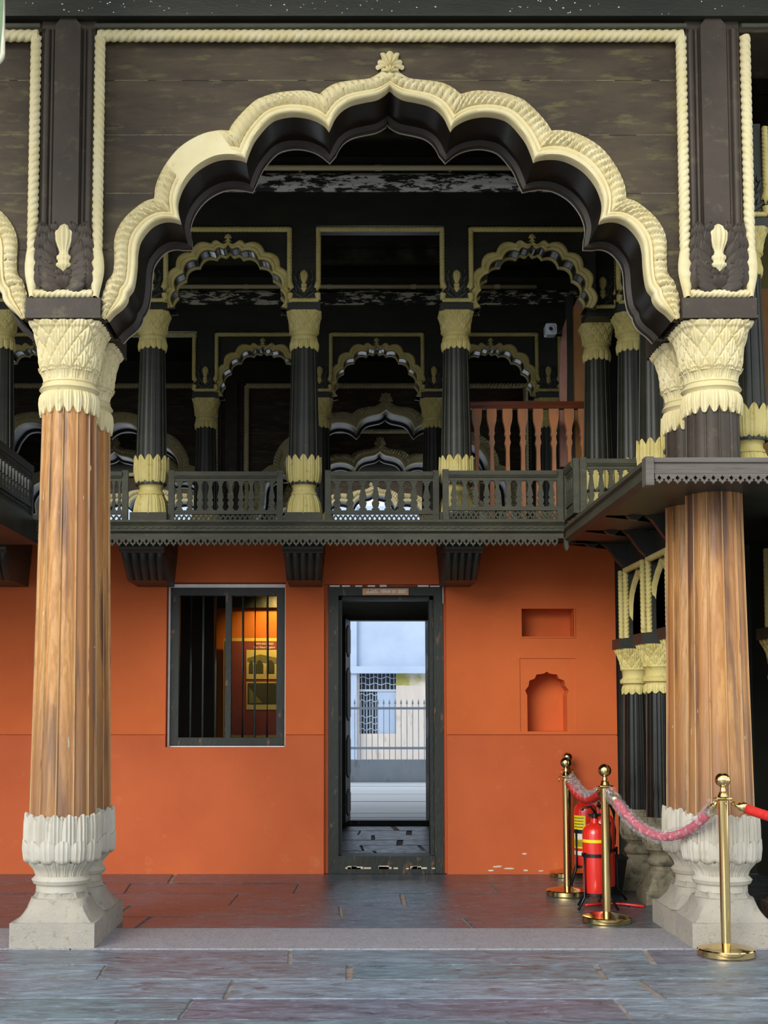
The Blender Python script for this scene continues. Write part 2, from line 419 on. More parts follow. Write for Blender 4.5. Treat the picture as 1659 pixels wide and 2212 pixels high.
# ------------------------------------------------------------------ large column (front arcade)
YC = 7.50                                          # axis of the front columns
YP = YC-.21                                        # front face of the piers
def hz(y): return ZP(y, YC-.1)
def hr(y, px): return px*SC(y, YC)
z_plt, z_slab = hz(2006), .138
zs0, zs1 = hz(1765), hz(880)                       # wooden shaft
r_bot, r_top = hr(1750, 72), hr(900, 57)
def main_r(z): t = max(0, min(1, (z-zs0)/(zs1-zs0))); return r_bot+(r_top-r_bot)*t**.9
BIG = {}
def make_big_meshes():
    mb = MB(); s = .235
    mb.box(-s, s, -s, s, 0, z_slab)
    rows = []; zn = hz(1940); n = 32
    for i in range(9):                              # concave pyramid, square below, octagonal above
        t = i/8; z = z_slab+(zn-z_slab)*t; R = .222*(1-t)**2.1+hr(1940, 61)*(1-(1-t)**2.1); e = 12-9*t
        rows.append([(R*superr(2*PI*k/n+.0001, e)*math.cos(2*PI*k/n), R*superr(2*PI*k/n+.0001, e)*math.sin(2*PI*k/n), z) for k in range(n)])
    mb.grid(rows, cu=True, cap=True)
    mb.lathe([(zn, hr(1940, 60)), (zn+.02, hr(1940, 56)), (zn+.035, hr(1940, 56))], 8)
    BIG['plinth'] = (mb.mesh('plinth', 35), 'plinth_stone')
    mb = MB()
    z = [hz(1928), hz(1912), hz(1906), hz(1898), hz(1893)]
    mb.lathe([(zn+.03, hr(1920, 54)), (z[1], hr(1920, 54)), (z[1]+.004, hr(1910, 60)), (z[2]+.01, hr(1905, 64)), (z[3], hr(1900, 60)), (z[4], hr(1895, 55))], 32)
    BIG['base_ring'] = (mb.mesh('base_ring', 40), 'marble')
    mb = MB()
    leaf_ring(mb, [(hz(1895), hr(1895, 53)), (hz(1882), hr(1880, 57)), (hz(1866), hr(1866, 72)), (hz(1862), hr(1862, 74))], 20, 0, .012, .05, .02, 10, 6)
    leaf_ring(mb, [(hz(1860), hr(1860, 73)), (hz(1855), hr(1855, 80)), (hz(1835), hr(1840, 83)), (hz(1822), hr(1830, 82))], 14, .012, .03, .05, .02, 12, 8)
    leaf_ring(mb, [(hz(1850), hr(1850, 77)), (hz(1820), hr(1820, 79.5)), (hz(1790), hr(1790, 79)), (hz(1772), hr(1765, 77))], 16, 0, .05, .06, .03, 16, 10)
    leaf_ring(mb, [(hz(1850), hr(1850, 70)), (hz(1790), hr(1790, 75)), (hz(1776), hr(1765, 74))], 16, 0, .05, .05, .03, 16, 8, PI/16)
    mb.lathe([(hz(1895), hr(1890, 50)), (hz(1862), hr(1862, 68)), (hz(1850), hr(1850, 74)), (hz(1775), hr(1770, 70))], 32)
    BIG['leaf_base'] = (mb.mesh('leaf_base', 50), 'marble')
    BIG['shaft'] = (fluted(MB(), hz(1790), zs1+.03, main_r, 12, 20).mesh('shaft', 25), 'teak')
    zc = ZP(1000, 6.9)
    BIG['fillets'] = (fillets(MB(), hz(1780), zs1+.02, main_r, 12).mesh('fillet', 40), 'fillet_wood')
    BIG['fillets_low'] = (fillets(MB(), hz(1780), zc, main_r, 12).mesh('fillet', 40), 'fillet_wood')
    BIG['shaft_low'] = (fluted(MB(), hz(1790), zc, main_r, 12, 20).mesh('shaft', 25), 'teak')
    BIG['shaft_high'] = (fluted(MB(), zc, zs1+.03, main_r, 12, 8).mesh('painted_shaft', 25), 'pier_paint')
    mb = MB()
    leaf_ring(mb, [(hz(878), hr(878, 60)), (hz(862), hr(862, 63)), (hz(852), hr(852, 62)), (hz(846), hr(846, 57))], 18, .045, 0, .07, .02, 12, 8)
    mb.lathe([(hz(880), hr(880, 52)), (hz(848), hr(848, 56)), (hz(843), hr(843, 58)), (hz(838), hr(838, 64)), (hz(832), hr(832, 60)), (hz(826), hr(826, 56)), (hz(824), hr(824, 58)), (hz(820), hr(820, 55)), (hz(800), hr(800, 53))], 32)
    leaf_ring(mb, [(hz(822), hr(822, 54)), (hz(810), hr(810, 56)), (hz(800), hr(800, 62)), (hz(797), hr(797, 66))], 16, 0, .012, .05, .02, 12, 6)
    scale_bell(mb, [(hz(802), hr(800, 60)), (hz(780), hr(780, 64)), (hz(740), hr(740, 67)), (hz(715), hr(715, 70)), (ZP(700, YP), hr(698, 73)), (ZP(688, YP)-.003, hr(687, 77))], 14, 4.4, 2.2, 6, .05)
    BIG['capital'] = (mb.mesh('capital', 50), 'cream')
make_big_meshes()
def big_column(loc, label, group=None, split=False):
    t = thing('fluted_column', label, 'column', loc, 0, group)
    for k in ('plinth', 'base_ring', 'leaf_base'): obj(k, *BIG[k], t)
    if split:
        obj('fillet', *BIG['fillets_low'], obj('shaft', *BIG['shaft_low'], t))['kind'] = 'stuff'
        o = obj('painted_shaft', *BIG['shaft_high'], t); o['label'] = 'dark painted upper shaft'
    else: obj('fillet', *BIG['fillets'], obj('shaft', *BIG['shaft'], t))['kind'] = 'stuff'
    obj('capital', *BIG['capital'], t)
    return t

# ------------------------------------------------------------------ large pier above each pair of columns
def make_big_pier():
    t = thing('arcade_pier', '', 'pier'); k = SC(400, YP)
    z0, z1 = ZP(687, YP), ZP(643, YP); zt = ZP(35, YP); yb = .70
    f = -.21
    MB().box(-.214, .214, f, yb, z0+.012, z1).build('abacus', 'pier_paint', t)
    MB().box(-.217, .217, f-.006, yb, z0, z0+.016).build('abacus_fillet', 'pier_paint', t)
    w = .158
    m = MB(); m.box(-w, w, f+.045, yb-.03, z1, ZP(59, YP)); m.box(-w, w, f+.045, f+.063, ZP(59, YP), zt)
    m.prism([(-.075, z1), (.075, z1), (.075, zt-.05), (.04, zt), (-.04, zt), (-.075, zt-.05)], f+.01, f+.06)
    m.build('post', 'pier_paint', t)
    m = MB()
    for s in (-1, 1):
        for xx, r in ((.092, .012), (.128, .022), (.15, .012)):
            m.tube([(s*xx, f+.045, z1), (s*xx, f+.045, zt-.06)], r, 10)
    m.build('reed_moulding', 'pier_paint', t, 40)
    # carved block
    zb, zc = ZP(628, YP), ZP(480, YP); H = zc-zb
    m = MB(); m.box(-w, w, f+.005, f+.06, zb, zb+H*.92)
    for s in (-1, 1):
        for (x, z, a, L, W_) in ((.015, .0, 1.25, .30, .07), (.02, .04, 1.0, .34, .075), (.025, .10, .85, .36, .075), (.03, .17, 1.2, .30, .07), (.04, .2, .75, .36, .075), (.06, .25, .4, .36, .07),
                                 (.12, .05, .15, .3, .065), (.135, .18, -.05, .3, .06), (.10, .32, .25, .3, .07), (.13, .36, .05, .28, .06), (.07, .44, .25, .30, .065), (.10, .54, .15, .3, .065), (.14, .55, -.05, .26, .055),
                                 (.062, .60, .1, .28, .06), (.09, .74, .2, .22, .055), (.13, .76, -.1, .2, .05), (.07, .8, -.35, .2, .055), (.115, .88, .5, .12, .045), (.0, .04, .3, .2, .06), (.02, .16, .2, .16, .05)):
            leaf(m, s*x, zb+z*H, s*a, L*H, W_*1.45, f+.006, .026, .034, 7, 6)
        m.sphere((s*.075, f-.012, zb+.40*H), .018, 10, 6); m.sphere((s*.115, f-.005, zb+.83*H), .016, 10, 6)
    m.tube([(-.05, f-.01, zb+.2*H), (.05, f-.01, zb+.2*H)], .012, 8)
    m.build('carved_block', 'pier_paint', t, 60)
    bud(MB(), .0, ZP(590, YP), ZP(484, YP), f+.0, .056).build('bud_ornament', 'cream', t, 60)
    zr = ZP(634, YP); R = .031; xr = .187; zk = ZP(545, YP)
    rope(MB(), (-xr+.02, f+.005, zr), (xr-.02, f+.005, zr), .024, .03, 10, 6).build('rope_moulding', 'cream', t, 60)
    for s in (-1, 1):
        rope(MB(), (s*xr, f+.02, zk), (s*xr, f+.02, ZP(75, YP)), R, s*.042, 12, 8).build('rope_moulding', 'cream', t, 60)
        m = MB()                                   # the leafy lower end of the rope
        rows = []
        for i in range(13):
            q = i/12; z = zr-.03+(zk-zr+.03)*q; hw = .03+.012*math.sin(PI*(1-q)*1.4); c = s*(xr-.006+.01*q)
            rows.append([(c+hw*math.cos(PI*j/8), f+.02-(.03+.006*math.cos(i*2.2))*math.sin(PI*j/8), z+.012*math.sin(PI*j/8)) for j in range(9)])
        m.grid(rows); m.build('leaf_scroll', 'cream', t, 60)
    return t

# ------------------------------------------------------------------ large cusped arch
YF = YC-.14
X0 = P(843, 500, YF)[0]
XL, XR = P(134, 665, YP)[0], P(1555, 665, YP)[0]
XL = (XL+P(114, 2020, YC-.235)[0])/2
SPAN = XR-XL
IN = [[(0,190.5),(12,201),(29,210),(54,215),(82,222),(103,234),(117,250),(125,266),(131,279)],
      [(131,279),(141,267),(162,255),(187,248),(214,246.5),(242,252),(260,262),(277,280),(294,303),(306,330),(311,346)],
      [(311,346),(324,341),(348,338.6),(375,342),(402,354),(425.5,372),(446,399),(457.5,428),(459,451),(452.5,480)],
      [(452.5,480),(472.6,475),(493,476),(513,485),(530,502),(542,522),(547,546),(548.5,573),(552,603),(557,623),(567,637)],
      [(567,637),(570,650),(580.5,664),(597,677),(611,692)]]
OUT = [[(0,158),(14,165),(47,173),(82,176.6),(113,182),(134,192),(151.5,206)],
       [(151.5,206),(179.5,199),(207.5,199),(242.5,203),(270,211),(291,221),(318,246),(338,269.5),(347,285)],
       [(347,285),(368,284),(402,291),(439,310),(466,333.5),(489.5,367),(504.6,401),(509,431)],
       [(509,431),(530,438),(553.5,455),(574,475),(589,499),(595.6,525.6),(595.6,566),(599,593),(612.5,610)],
       [(612.5,610),(616,623),(622.6,643.5),(624,670),(624,694)]]
def resample(pts, n):
    "Catmull-Rom through the points, n+1 samples at equal length"
    p = [Vector(q) for q in pts]; d = []
    for i in range(len(p)-1):
        a = p[i-1] if i else p[0]*2-p[1]; b, c = p[i], p[i+1]; e = p[i+2] if i+2 < len(p) else c*2-b
        for k in range(8):
            t = k/8; d.append(.5*((2*b)+(c-a)*t+(2*a-5*b+4*c-e)*t*t+(-a+3*b-3*c+e)*t**3))
    d.append(p[-1]); L = [0]
    for i in range(1, len(d)): L.append(L[-1]+(d[i]-d[i-1]).length)
    out = []; j = 0
    for i in range(n+1):
        s = L[-1]*i/n
        while j < len(L)-2 and L[j+1] < s: j += 1
        q = (s-L[j])/max(1e-9, L[j+1]-L[j]); out.append(d[j].lerp(d[j+1], q))
    return out
def half_curve(segs, conv, n):
    c = []
    for i, s in enumerate(segs):
        r = resample([conv(*q) for q in s], n[i]); c += r if i == 0 else r[1:]
    return c
def full_curve(h): return [Vector((-q.x, q.y)) for q in reversed(h)]+h[1:]
def arch_band(mb, inner, outer, y, prof, ripple, period, plain=None, slant=6.0):
    rows = []; s = 0
    for i, (a, b) in enumerate(zip(inner, outer)):
        if i: s += (outer[i]-outer[i-1]).length*.5+(inner[i]-inner[i-1]).length*.5
        r = []
        pl = plain and plain[0] <= i <= plain[1]
        for t, h in prof:
            q = a.lerp(b, t); hh = h
            if .42 < t < .97 and not pl: hh += ripple*(abs(math.sin(PI*s/period+slant*(t-.42)*(1 if i < len(inner)/2 else -1)))**.55-.62)
            if pl and 0 < t < 1: hh = .03
            r.append((q.x, y-hh, q.y))
        rows.append(r)
    mb.grid(rows); return mb
def cut_boards(poly, y0, y1, zs, name, m, parent, gap=.0014):
    zz = [-99]+sorted(zs)+[99]
    for a, b in zip(zz, zz[1:]):
        bm = bmesh.new(); mm = MB().prism(poly, y0, y1).mesh('tmp'); bm.from_mesh(mm); bpy.data.meshes.remove(mm)
        for zc, n in ((a+gap, -1), (b-gap, 1)):
            if abs(zc) > 50: continue
            g = bmesh.ops.bisect_plane(bm, geom=bm.verts[:]+bm.edges[:]+bm.faces[:], plane_co=(0, 0, zc), plane_no=(0, 0, n), clear_outer=True)
            bmesh.ops.contextual_create(bm, geom=[e for e in g['geom_cut'] if isinstance(e, bmesh.types.BMEdge)])
        bmesh.ops.recalc_face_normals(bm, faces=bm.faces)
        left = set(bm.verts)
        while left:                                 # each loose piece is a board of its own
            st = [next(iter(left))]; isl = set(st)
            while st:
                for e in st.pop().link_edges:
                    for q in e.verts:
                        if q not in isl: isl.add(q); st.append(q)
            left -= isl; ix = {q: i for i, q in enumerate(isl)}
            me = bpy.data.meshes.new(name)
            me.from_pydata([q.co[:] for q in ix], [], [[ix[q] for q in f.verts] for f in bm.faces if f.verts[0] in isl])
            obj(name, me, m, parent)
        bm.free()
DARCH = .42
def make_big_arch():
    t = thing('cusped_arch', '', 'arch', (X0, YF, 0))
    cv = lambda dx, y: (P(843+dx, y, YF)[0]-X0, P(843+dx, y, YF)[1])
    n = [14, 18, 18, 20, 8]
    hi, ho = half_curve(IN, cv, n), half_curve(OUT, cv, n)
    inner, outer = full_curve(hi), full_curve(ho)
    wl, w = XL+.16-X0, XR-.16-X0
    zt, zf = ZP(59, YP), cv(0, 694)[1]
    def off(d):
        r = []
        for i, q in enumerate(inner):
            a = inner[max(0, i-1)]; b = inner[min(len(inner)-1, i+1)]; tn = (b-a).normalized(); nn = Vector((tn.y, -tn.x))
            r.append(q+nn*d)
        return r
    za = ZP(642, YP)
    def outline(c): return [(wl, zt), (wl, za), (wl+.058, za), (wl+.058, zf)]+[(q.x, q.y) for q in c]+[(w-.058, zf), (w-.058, za), (w, za), (w, zt)]
    poly = outline(inner)
    cut_boards(outline(off(-.007)), 0, .048, [ZP(y, YF) for y in (540, 418, 292, 174)], 'board', 'brown_paint', t)
    m = MB()                                        # worn pale paint along the board seams
    for y in (540, 418, 292, 174):
        z = ZP(y, YF); xo = max([abs(a.x) for a, b in zip(ho, ho[1:]) if (a.y-z)*(b.y-z) <= 0]+[0])
        for lo_, hi_ in ((wl+.05, -xo-.01), (xo+.01, w-.05)):
            x = lo_+random.uniform(0, .1)
            while x < hi_-.02:
                L_ = min(random.uniform(.04, .22), hi_-x); h_ = random.uniform(.0012, .0032); m.box(x, x+L_, -.0008, .004, z-h_*.3, z+h_); x += L_+random.choice((0, .004, .05, .16))
    o = m.build('seam_wear', 'seam_pale', t); o['kind'] = 'stuff'
    MB().prism(poly, DARCH-.05, DARCH).build('rear_panel', 'dark_paint', t)
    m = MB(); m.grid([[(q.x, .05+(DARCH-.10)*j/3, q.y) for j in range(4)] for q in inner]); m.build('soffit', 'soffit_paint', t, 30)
    # rear rim: a stepped lip along the back edge
    o1, o2 = inner, off(.028)
    MB().grid([[(a.x, DARCH-.07, a.y), (b.x, DARCH-.055, b.y), (b.x, DARCH-.008, b.y)] for a, b in zip(o1, o2)]).build('rear_lip', 'lip_paint', t, 40)
    MB().grid([[(b.x, DARCH-.008, b.y), (b.x, DARCH+.012, b.y), (a.x, DARCH+.012, a.y)] for a, b in zip(o1, o2)]).build('rear_edge', 'marble', t, 40)
    prof = [(0, -.045), (0, .012), (.03, .028), (.12, .034), (.2, .03), (.24, .018), (.30, .026), (.36, .026), (.40, .012), (.45, .022), (.56, .036), (.68, .04), (.8, .036), (.9, .028), (.95, .016), (1, .018), (1, -.01)]
    # finer curve for the band
    n2 = [60, 66, 64, 74, 26]
    bi, bo = full_curve(half_curve(IN, cv, n2)), full_curve(half_curve(OUT, cv, n2))
    nh = sum(n2); p1 = nh-(n2[0]+n2[1]); p0 = p1-n2[2]
    arch_band(MB(), bi, bo, 0, prof, .034, .040, (p0+22, p1-6)).build('arch_band', 'cream', t, 50)
    m = MB(); kx = SC(140, YF); zc = cv(0, 158)[1]
    palmette(m, 0, zc+7*kx, 31*kx, -.01, 7, 1.7, .045, 1.28)
    palmette(m, 0, zc-.02, 22*kx, -.02, 5, 1.2, .04, 1.2)
    rows = [[(sx*wd*kx, -.03 if abs(sx) < .9 else 0, zc+dz*kx) for sx in (-1, -.5, 0, .5, 1)] for wd, dz in ((48, -14), (34, -7), (22, 1), (17, 9), (16, 20))]
    m.grid(rows); m.sphere((0, -.035, zc+6*kx), 5*kx, 10, 6)
    m.build('palmette_finial', 'cream', t, 50)
    rope(MB(), (wl+.015, -.05, ZP(87, YF)), (w-.015, -.05, ZP(87, YF)), .034, .044, 12, 8).build('rope_moulding', 'cream', t, 60)
    return t
arch_front = make_big_arch()
tag(arch_front, 'large dark cusped arch with cream band and palmette framing the balcony', 'arch', 'front arcade arches')
pier = make_big_pier(); pier.location = (XL, YC, 0)
tag(pier, 'dark carved pier with cream bud above the free-standing teak column', 'pier', 'front arcade piers')
dup(pier, (XR, YC, 0), 'dark carved pier with cream bud above the column with dark painted upper shaft', 'front arcade piers')
dup(pier, (XL-SPAN, YC, 0), 'dark carved pier of the neighbouring front bay beside the second arch', 'front arcade piers')
dup(arch_front, (X0-SPAN, YF, 0), 'large dark cusped arch of the neighbouring bay beside the framed balcony arch', 'front arcade arches')
big_column((XL, YC, 0), 'pale teak fluted column on stone plinth, standing free in front of its twin')
big_column((XL, YC+.46, 0), 'teak fluted column close behind the free-standing front column')
big_column((XR, YC, 0), 'teak fluted column with dark painted upper shaft rising through the gallery beam', split=True)
big_column((XR, YC+.46, 0), 'teak fluted column close behind the one pierced by the gallery beam', split=True)
big_column((XL-SPAN, YC, 0), 'teak fluted column carrying the outer pier of the neighbouring front bay')

# lintel over the front arcade
m = MB(); zl = ZP(58, YP)
m.box(-8, 6, YP+.065, YP+.62, zl, 6.1)
wf = m.build('wall_front', 'brown_paint'); struct(wf, 'dark painted lintel wall over the front arcade')
m = MB()
for (x0, x1) in ((XL-SPAN+.2, XL-.16), (XL+.16, XR-.16), (XR+.16, 5.9)):
    m.tube([(x0, YP+.0, ZP(56, YP)), (x1, YP+.0, ZP(56, YP))], .016, 10)
m.build('cornice_bead', 'balcony_wood', wf, 40)
MB().box(-8, 6, YP-.02, YP+.066, ZP(38, YP), ZP(2, YP)).build('cornice_band', 'dark_paint', wf)
m = MB()
for _ in range(70):
    x = random.uniform(-1.9, 2.4); z = random.uniform(ZP(36, YP), ZP(6, YP)); r = random.uniform(.002, .0055)
    m.box(x, x+r*random.uniform(1, 2), YP-.022, YP-.019, z, z+r)
o = m.build('paint_fleck', 'white_paint', wf); o['kind'] = 'stuff'
MB().box(XL+.05, 6, YP-.03, YP+.05, ZP(-6, YP), ZP(2, YP)).build('cornice_fillet', 'pier_paint', wf)


# ------------------------------------------------------------------ floor
fl = MB().box(-9, 9, -12, 15.2, -.14, -.008).build('floor', 'mortar'); struct(fl, 'stone slab floor of courtyard edge and veranda')
def slab_rows(edges, x0, x1, m, z=0, lmin=1.1, lmax=2.1, gap=.006):
    for a, b in zip(edges, edges[1:]):
        x = x0-random.uniform(0, 1); js = []
        while x < x1+lmax: js.append((x, random.uniform(-.02, .02), gap*random.choice((.6, .8, 1.5, 2.6)))); x += random.uniform(lmin, lmax)
        for (xa, ka, ga), (xb, kb, gb) in zip(js, js[1:]):
            dz = random.uniform(-.002, .002); mm = MB(); g2 = gap*random.uniform(.25, .5)
            p = [(xa+ga-ka, a+g2), (xb-gb-kb, a+g2), (xb-gb+kb, b-g2), (xa+ga+ka, b-g2)]
            n_ = 7; pp = []                              # slightly ragged outline
            for (u, v), (u2, v2) in zip(p, p[1:]+p[:1]):
                for i_ in range(n_):
                    f = i_/n_; e = 0 if i_ == 0 else random.uniform(0, .004); nx, ny = -(v2-v), (u2-u); L_ = math.hypot(nx, ny)
                    pp.append((u+(u2-u)*f+nx/L_*e, v+(v2-v)*f+ny/L_*e))
            cx_ = (xa+xb)/2; cy_ = (a+b)/2
            q = [(u+(.004 if u < cx_ else -.004), v+(.004 if v < cy_ else -.004)) for u, v in pp]
            mm.grid([[(u, v, z-.05) for u, v in pp], [(u, v, z+dz-.004) for u, v in pp], [(u, v, z+dz) for u, v in q]], cu=True, cap=True)
            mm.build('slab', m, fl)
slab_rows([2.2, 2.75, 3.25, 3.8, 4.3, 4.78, 5.2, 5.64, 6.04, 6.46, 6.83, 7.25], -3.6, 4.2, 'slab')
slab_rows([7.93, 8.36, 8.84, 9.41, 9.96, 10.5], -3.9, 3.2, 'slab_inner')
x = -4.6
for L in (3.1, 3.62, 2.4, 2.2):
    MB().box(x+.005, x+L-.005, 7.256, 7.915, -.05, .004).build('threshold_slab', 'granite', fl); x += L
slab_rows([10.78, 11.3, 11.75, 12.2, 12.7, 13.2, 13.7, 14.2, 14.7], -.3, 1.2, 'corridor_slab', .0, .45, .8, .01)

# ------------------------------------------------------------------ orange wall with window, door and niches
YW = 10.5
def wxz(px, py): return P(px, py, YW)
def wall_cells(mb, x0, x1, z0, z1, y0, y1, holes):
    xs = sorted({x0, x1}|{h[k] for h in holes for k in (0, 1) if x0 < h[k] < x1})
    zs = sorted({z0, z1}|{h[k] for h in holes for k in (2, 3) if z0 < h[k] < z1})
    for a, b in zip(xs, xs[1:]):
        for c, d in zip(zs, zs[1:]):
            if any(h[0]-1e-6 <= a and b <= h[1]+1e-6 and h[2]-1e-6 <= c and d <= h[3]+1e-6 for h in holes): continue
            mb.box(a, b, y0, y1, c, d)
    return mb
wx0, wz0 = wxz(357, 1614); wx1, wz1 = wxz(617, 1258)
dx0, dz1 = wxz(700, 1262); dx1 = wxz(963, 1262)[0]
n1 = (wxz(1127, 1375)[0], wxz(1240, 1375)[0], wxz(1127, 1375)[1], wxz(1127, 1315)[1])
n2 = (wxz(1124, 1582)[0], wxz(1245, 1582)[0], wxz(1124, 1582)[1], wxz(1124, 1422)[1])
holes = [(wx0, wx1, wz0, wz1), (dx0, dx1, -.1, dz1), n1, n2]
zd = wxz(740, 1588)[1]; XE = wxz(1332, 1500)[0]; ZB = 2.665
wb = wall_cells(MB(), -6.9, XE, zd+.006, ZB, YW, YW+.26, holes).build('wall_back', 'orange_plaster'); struct(wb, 'orange plastered wall under the balcony')
wall_cells(MB(), -6.9, XE, -.03, zd-.006, YW-.004, YW+.26, holes).build('dado', 'orange_dado', wb)
m = MB()
for a, b in ((-6.9, wx0), (wx1, dx0), (dx1, XE)): m.box(a, b, YW+.012, YW+.25, zd-.006, zd+.006)
m.build('dado_groove', 'orange_dado', wb)
MB().box(n1[0], n1[1], YW+.19, YW+.255, n1[2], n1[3]).build('niche_back', 'orange_plaster', wb)
m = MB(); q = .012
for (a, b, c, d) in ((n1[0]-.012, n1[1]+.012, n1[3], n1[3]+q), (n1[0]-.012, n1[1]+.012, n1[2]-q, n1[2]), (n1[0]-.012, n1[0], n1[2], n1[3]), (n1[1], n1[1]+.012, n1[2], n1[3])):
    m.box(a, b, YW-.006, YW+.01, c, d)
m.build('niche_rim', 'orange_plaster', wb)
# arched niche
ax0, az0 = wxz(1140, 1580); ax1 = wxz(1226, 1580)[0]; azt = wxz(1183, 1452)[1]; axm = (ax0+ax1)/2; azs = wxz(1183, 1502)[1]; hw = (ax1-ax0)/2
pts = [(-hw, az0-azs), (-hw, 0)]
cusp = [(-hw, 0), (-hw*.93, .075), (-hw*.62, .135), (-hw*.28, .172)]
for (a, b) in zip(cusp, cusp[1:]):
    mx, mz = (a[0]+b[0])/2, (a[1]+b[1])/2; dx, dz = b[0]-a[0], b[1]-a[1]
    pts += [a, (mx-dz*.28, mz+dx*.28)]
pts += [cusp[-1], (-hw*.12, .178), (-hw*.03, .19), (0, azt-azs)]
arc = [(axm+p[0], azs+p[1]) for p in pts]+[(axm-p[0], azs+p[1]) for p in reversed(pts[:-1])]
MB().prism([(n2[0], n2[2]), (arc[0][0], n2[2])]+arc+[(arc[-1][0], n2[2]), (n2[1], n2[2]), (n2[1], n2[3]), (n2[0], n2[3])], YW+.008, YW+.22).build('niche_panel', 'orange_plaster', wb)
MB().box(ax0-.02, ax1+.02, YW+.21, YW+.26, n2[2], n2[3]).build('niche_back', 'orange_plaster', wb)
MB().box(n2[0], n2[1], YW+.0, YW+.2, n2[2], az0).build('niche_sill', 'orange_plaster', wb)
m = MB()                                            # chipped plaster by the floor
for (px, py, w, h) in ((1133, 1844, 12, 5), (1075, 1872, 22, 5), (1100, 1876, 26, 4), (1135, 1880, 14, 4), (1168, 1881, 12, 3), (880, 1876, 8, 3), (1060, 1880, 16, 4)):
    X, Z = wxz(px, py); k = SC(py, YW)
    m.prism([(X+k*w*.5*math.cos(a)*random.uniform(.7, 1.1), Z+k*h*.5*math.sin(a)*random.uniform(.6, 1.2)) for a in [2*PI*i/9 for i in range(9)]], YW-.0065, YW-.003)
o = m.build('chipped_plaster', 'bare_plaster', wb); o['kind'] = 'stuff'
MB().box(XE, 3.35, YW+.1, YW+.3, -.03, ZB).build('dark_return', 'dark_paint', wb)

# ---- window
t = thing('window_1', 'barred window in dark peeling frame showing a lit poster', None, (0, YW, 0)); t['kind'] = 'structure'
k = SC(1430, YW); fx0, fz0 = wxz(363, 1612); fx1, fz1 = wxz(615, 1266); fw = 19*k; y0 = .07
m = MB(); m.box(fx0, fx1, y0, y0+.09, fz1-fw, fz1); m.build('window_head', 'frame_wood', t)
MB().box(fx0, fx1, y0, y0+.09, fz0, fz0+fw*.95).build('window_sill', 'frame_wood', t)
MB().box(fx0, fx0+fw, y0, y0+.09, fz0+fw*.95, fz1-fw).build('jamb', 'frame_wood', t)
MB().box(fx1-fw*.95, fx1, y0, y0+.09, fz0+fw*.95, fz1-fw).build('jamb', 'frame_wood', t)
xm = wxz(491, 1430)[0]; MB().box(xm-.024, xm+.024, y0+.01, y0+.08, fz0+fw*.95, fz1-fw).build('mullion', 'frame_wood', t)
for px in (409, 435.5, 463, 522, 549, 575.5):
    x = wxz(px, 1430)[0]; MB().tube([(x, y0+.045, fz0+fw*.9), (x+random.uniform(-.004, .004), y0+.045, (fz0+fz1)/2), (x, y0+.045, fz1-fw*.9)], .009, 8).build('window_bar', 'iron_bar', t, True)
m = MB(); e = .016
m.box(fx0-.004, fx1+.004, y0-.006, y0+.06, fz1-.006, fz1+.022); m.box(fx0-.004, fx1+.008, y0-.003, y0+.06, fz0-.016, fz0)
m.box(fx0-e, fx0, y0-.003, y0+.06, fz0-.016, fz1+.02); m.box(fx1, fx1+e+.004, y0-.003, y0+.06, fz0-.016, fz1+.02)
m.build('white_paint_edge', 'white_paint', t)
# room behind the window
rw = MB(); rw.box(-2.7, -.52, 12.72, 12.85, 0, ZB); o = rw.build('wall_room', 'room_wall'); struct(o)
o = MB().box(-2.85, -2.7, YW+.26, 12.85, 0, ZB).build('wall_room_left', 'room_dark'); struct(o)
o = MB().box(-.52, -.37, YW+.26, 14.9, 0, ZB).build('wall_corridor_left', 'corridor_wall'); struct(o)
o = MB().box(1.28, 1.42, YW+.26, 14.9, 0, ZB).build('wall_corridor_right', 'corridor_wall'); struct(o)
YR = 12.68
a, b = P(462, 1313, YR), P(640, 1288, YR)
o = MB().box(-2.6, b[0], YR-.05, YR+.03, a[1], b[1]+.3).build('trim_1', 'frame_wood'); struct(o, 'dark wooden beam along the room wall')
o = MB().box(-2.7, P(464, 1400, 12.2)[0], 12.1, 12.3, 0, ZB).build('wall_room_added_partition', 'room_dark'); struct(o)  # partition added to keep the left of the room dark
